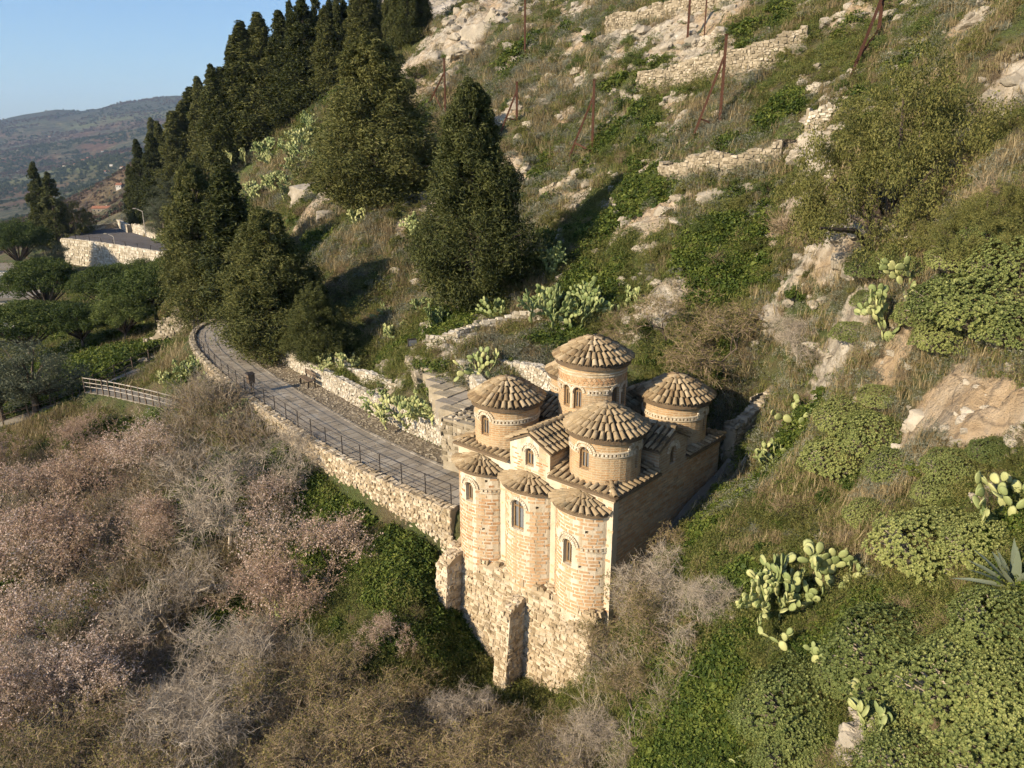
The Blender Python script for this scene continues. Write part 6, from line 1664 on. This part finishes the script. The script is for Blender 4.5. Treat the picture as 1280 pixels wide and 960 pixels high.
def house(label, px, py, Y, w, d, h, rz, roof='gable', wall='plaster', wins=3, sink=2, floors=1):
    g = G_far(px, py) if Y > 215 else G(px, py); sink += 1; r = thing('house', label, 'house', (g[0], g[1], g[2]-sink), rz); H_ = h+sink
    b = MB(); b.box((0, 0, H_/2), (w, d, H_)); b.obj('wall', M[wall], r)
    b = MB()
    if roof == 'gable':
        k = .32*d; v = [(-w/2-.4, -d/2-.4, H_-.1), (w/2+.4, -d/2-.4, H_-.1), (w/2+.4, d/2+.4, H_-.1), (-w/2-.4, d/2+.4, H_-.1), (-w/2-.4, 0, H_+k), (w/2+.4, 0, H_+k)]
        b.add(v, [[0, 1, 5, 4], [2, 3, 4, 5], [3, 2, 1, 0]], [[1, 2, 5], [3, 0, 4]])
        ro = b.obj('roof', M['roof_red'], r); c = MB(); c.box((w*.25, d*.15, H_+k*.9), (.6, .6, 1.2)); c.obj('chimney', M['plaster'], ro)
    else: b.box((0, 0, H_+.15), (w+.5, d+.5, .35)); b.obj('roof', M['concrete'], r)
    for f in range(floors):
        for i in range(wins):
            x = -w/2+w*(i+.5)/wins; z = H_-1.5-f*3
            o = MB(); o.box((x, -d/2-.02, z), (1.0, .12, 1.3)); o_ = o.obj('window', M['pale_wood'], r)
            o = MB(); o.box((x, -d/2-.09, z), (.8, .04, 1.1)); o.obj('pane', M['glass_far'], o_)
    return r
house('long low house with dark porch at the edge of the pines', 8, 356, 112, 8, 6, 3.0, .2, 'flat')
house('pale stone terrace building under the long low house', 12, 392, 96, 8, 5, 2.4, .25, 'flat', 'whitestone', 1)
house('small white outbuilding with open pillars below the stone terrace', 4, 418, 88, 4, 3, 2.0, .2, 'flat', 'plaster', 1)
house('red-roofed house left of the two cypresses', 36, 290, 230, 8, 6, 2.6, .5, 'gable', 'plaster', 3, 3)
house('flat-topped white house above the red-roofed one', 42, 280, 260, 7, 6, 3, .2, 'flat', 'plaster', 3, 3)
house('long red-roofed building just beyond the parking lot', 128, 264, 270, 12, 5, 2.2, .1, 'gable', 'mortar', 4, 4)
house('white two-storey villa on the far valley side', 134, 217, 1500, 15, 9, 5, .2, 'gable', 'plaster', 4, 10, 2)
house('white gabled house right of the villa on the far valley side', 153, 212, 1500, 9, 7, 6, -.3, 'gable', 'plaster', 2, 10, 2)
house('flat white house behind the villa', 140, 208, 1650, 9, 7, 5, 0, 'flat', 'plaster', 3, 10, 2)
for (px, py, Y, w) in ((83,209,1900,34),(25,215,1900,30),(104,202,2100,14),(110,199,2150,12),(62,172,3000,16),(128,190,2400,14),(150,236,900,10),(95,207,1950,16)):
    t_ = house('tiny pale farmhouse on the far valley slopes', px, py, Y, w*.55, 7, 4, random.uniform(-.4, .4), 'gable' if w < 20 else 'flat', 'plaster', 2, 6); t_['group'] = 'farmhouses on the far valley slopes'
# wood on the far hills: one mass
nf = 60000; t = RNG.random(nf); fyy = 235*(4900/235)**(t**.8); fxx = -fyy*RNG.uniform(.16, .86, nf)
fzz = far_h(fxx, fyy); dn = fbm(fxx/160, fyy/160, seed=120, oct=4); kk = dn > RNG.uniform(-.45, .35, nf)
fxx, fyy, fzz, dn = fxx[kk], fyy[kk], fzz[kk], dn[kk]
def far_tree(name, seed, mat):
    rng = np.random.default_rng(seed); mb = MB(); d = rand_unit(10, rng); d[:, 2] = np.abs(d[:, 2]); crown_leaves(mb, d*.6+[0, 0, .3], np.full(10, .5), 8, .24, rng, .7, .4); return mb.mesh(name, mat)
M['far_green'] = leaf_mat('far_green', (.022, .036, .014), (.045, .062, .024), (.08, .095, .038), .1, .01)
M['far_brown'] = leaf_mat('far_brown', (.055, .034, .020), (.10, .06, .034), (.16, .105, .06), .1, .01)
wh = RNG.random(len(fxx)); n3 = fbm(fxx/500, fyy/500, seed=130, oct=3)
for nm, lb, mt, m_ in (('far_wood', 'dark green far-off woods on the valley sides', 'far_green', n3+.3*(wh-.5) < .12), ('brown_wood', 'russet winter woods on the far valley sides', 'far_brown', n3+.3*(wh-.5) >= .12)):
    i = np.flatnonzero(m_); instancer(nm, lb, 'woods', far_tree(nm, 5, M[mt]), np.stack([fxx[i], fyy[i], fzz[i]-.6], 1), RNG.uniform(2.0, 5.0, len(i))*np.clip(fyy[i]/1500, .55, 1.6))
# ================================================================ HAZE
hz = MB(); x0, x1, y0, y1, z0, z1 = -9400, 9400, -3300, 12500, -260, 760
hz.box(((x0+x1)/2, (y0+y1)/2, (z0+z1)/2), (x1-x0, y1-y0, z1-z0))
hm = bpy.data.materials.new('haze'); hm.use_nodes = True; hm.node_tree.nodes.clear()
vo = hm.node_tree.nodes.new('ShaderNodeVolumePrincipled'); vo.inputs['Color'].default_value = (.50, .70, 1, 1); vo.inputs['Density'].default_value = 6.0e-5; vo.inputs['Anisotropy'].default_value = 0.0
mo = hm.node_tree.nodes.new('ShaderNodeOutputMaterial'); hm.node_tree.links.new(vo.outputs[0], mo.inputs['Volume'])
haze = hz.obj('haze', hm); haze['kind'] = 'stuff'; haze['label'] = 'thin blue air over the valley'
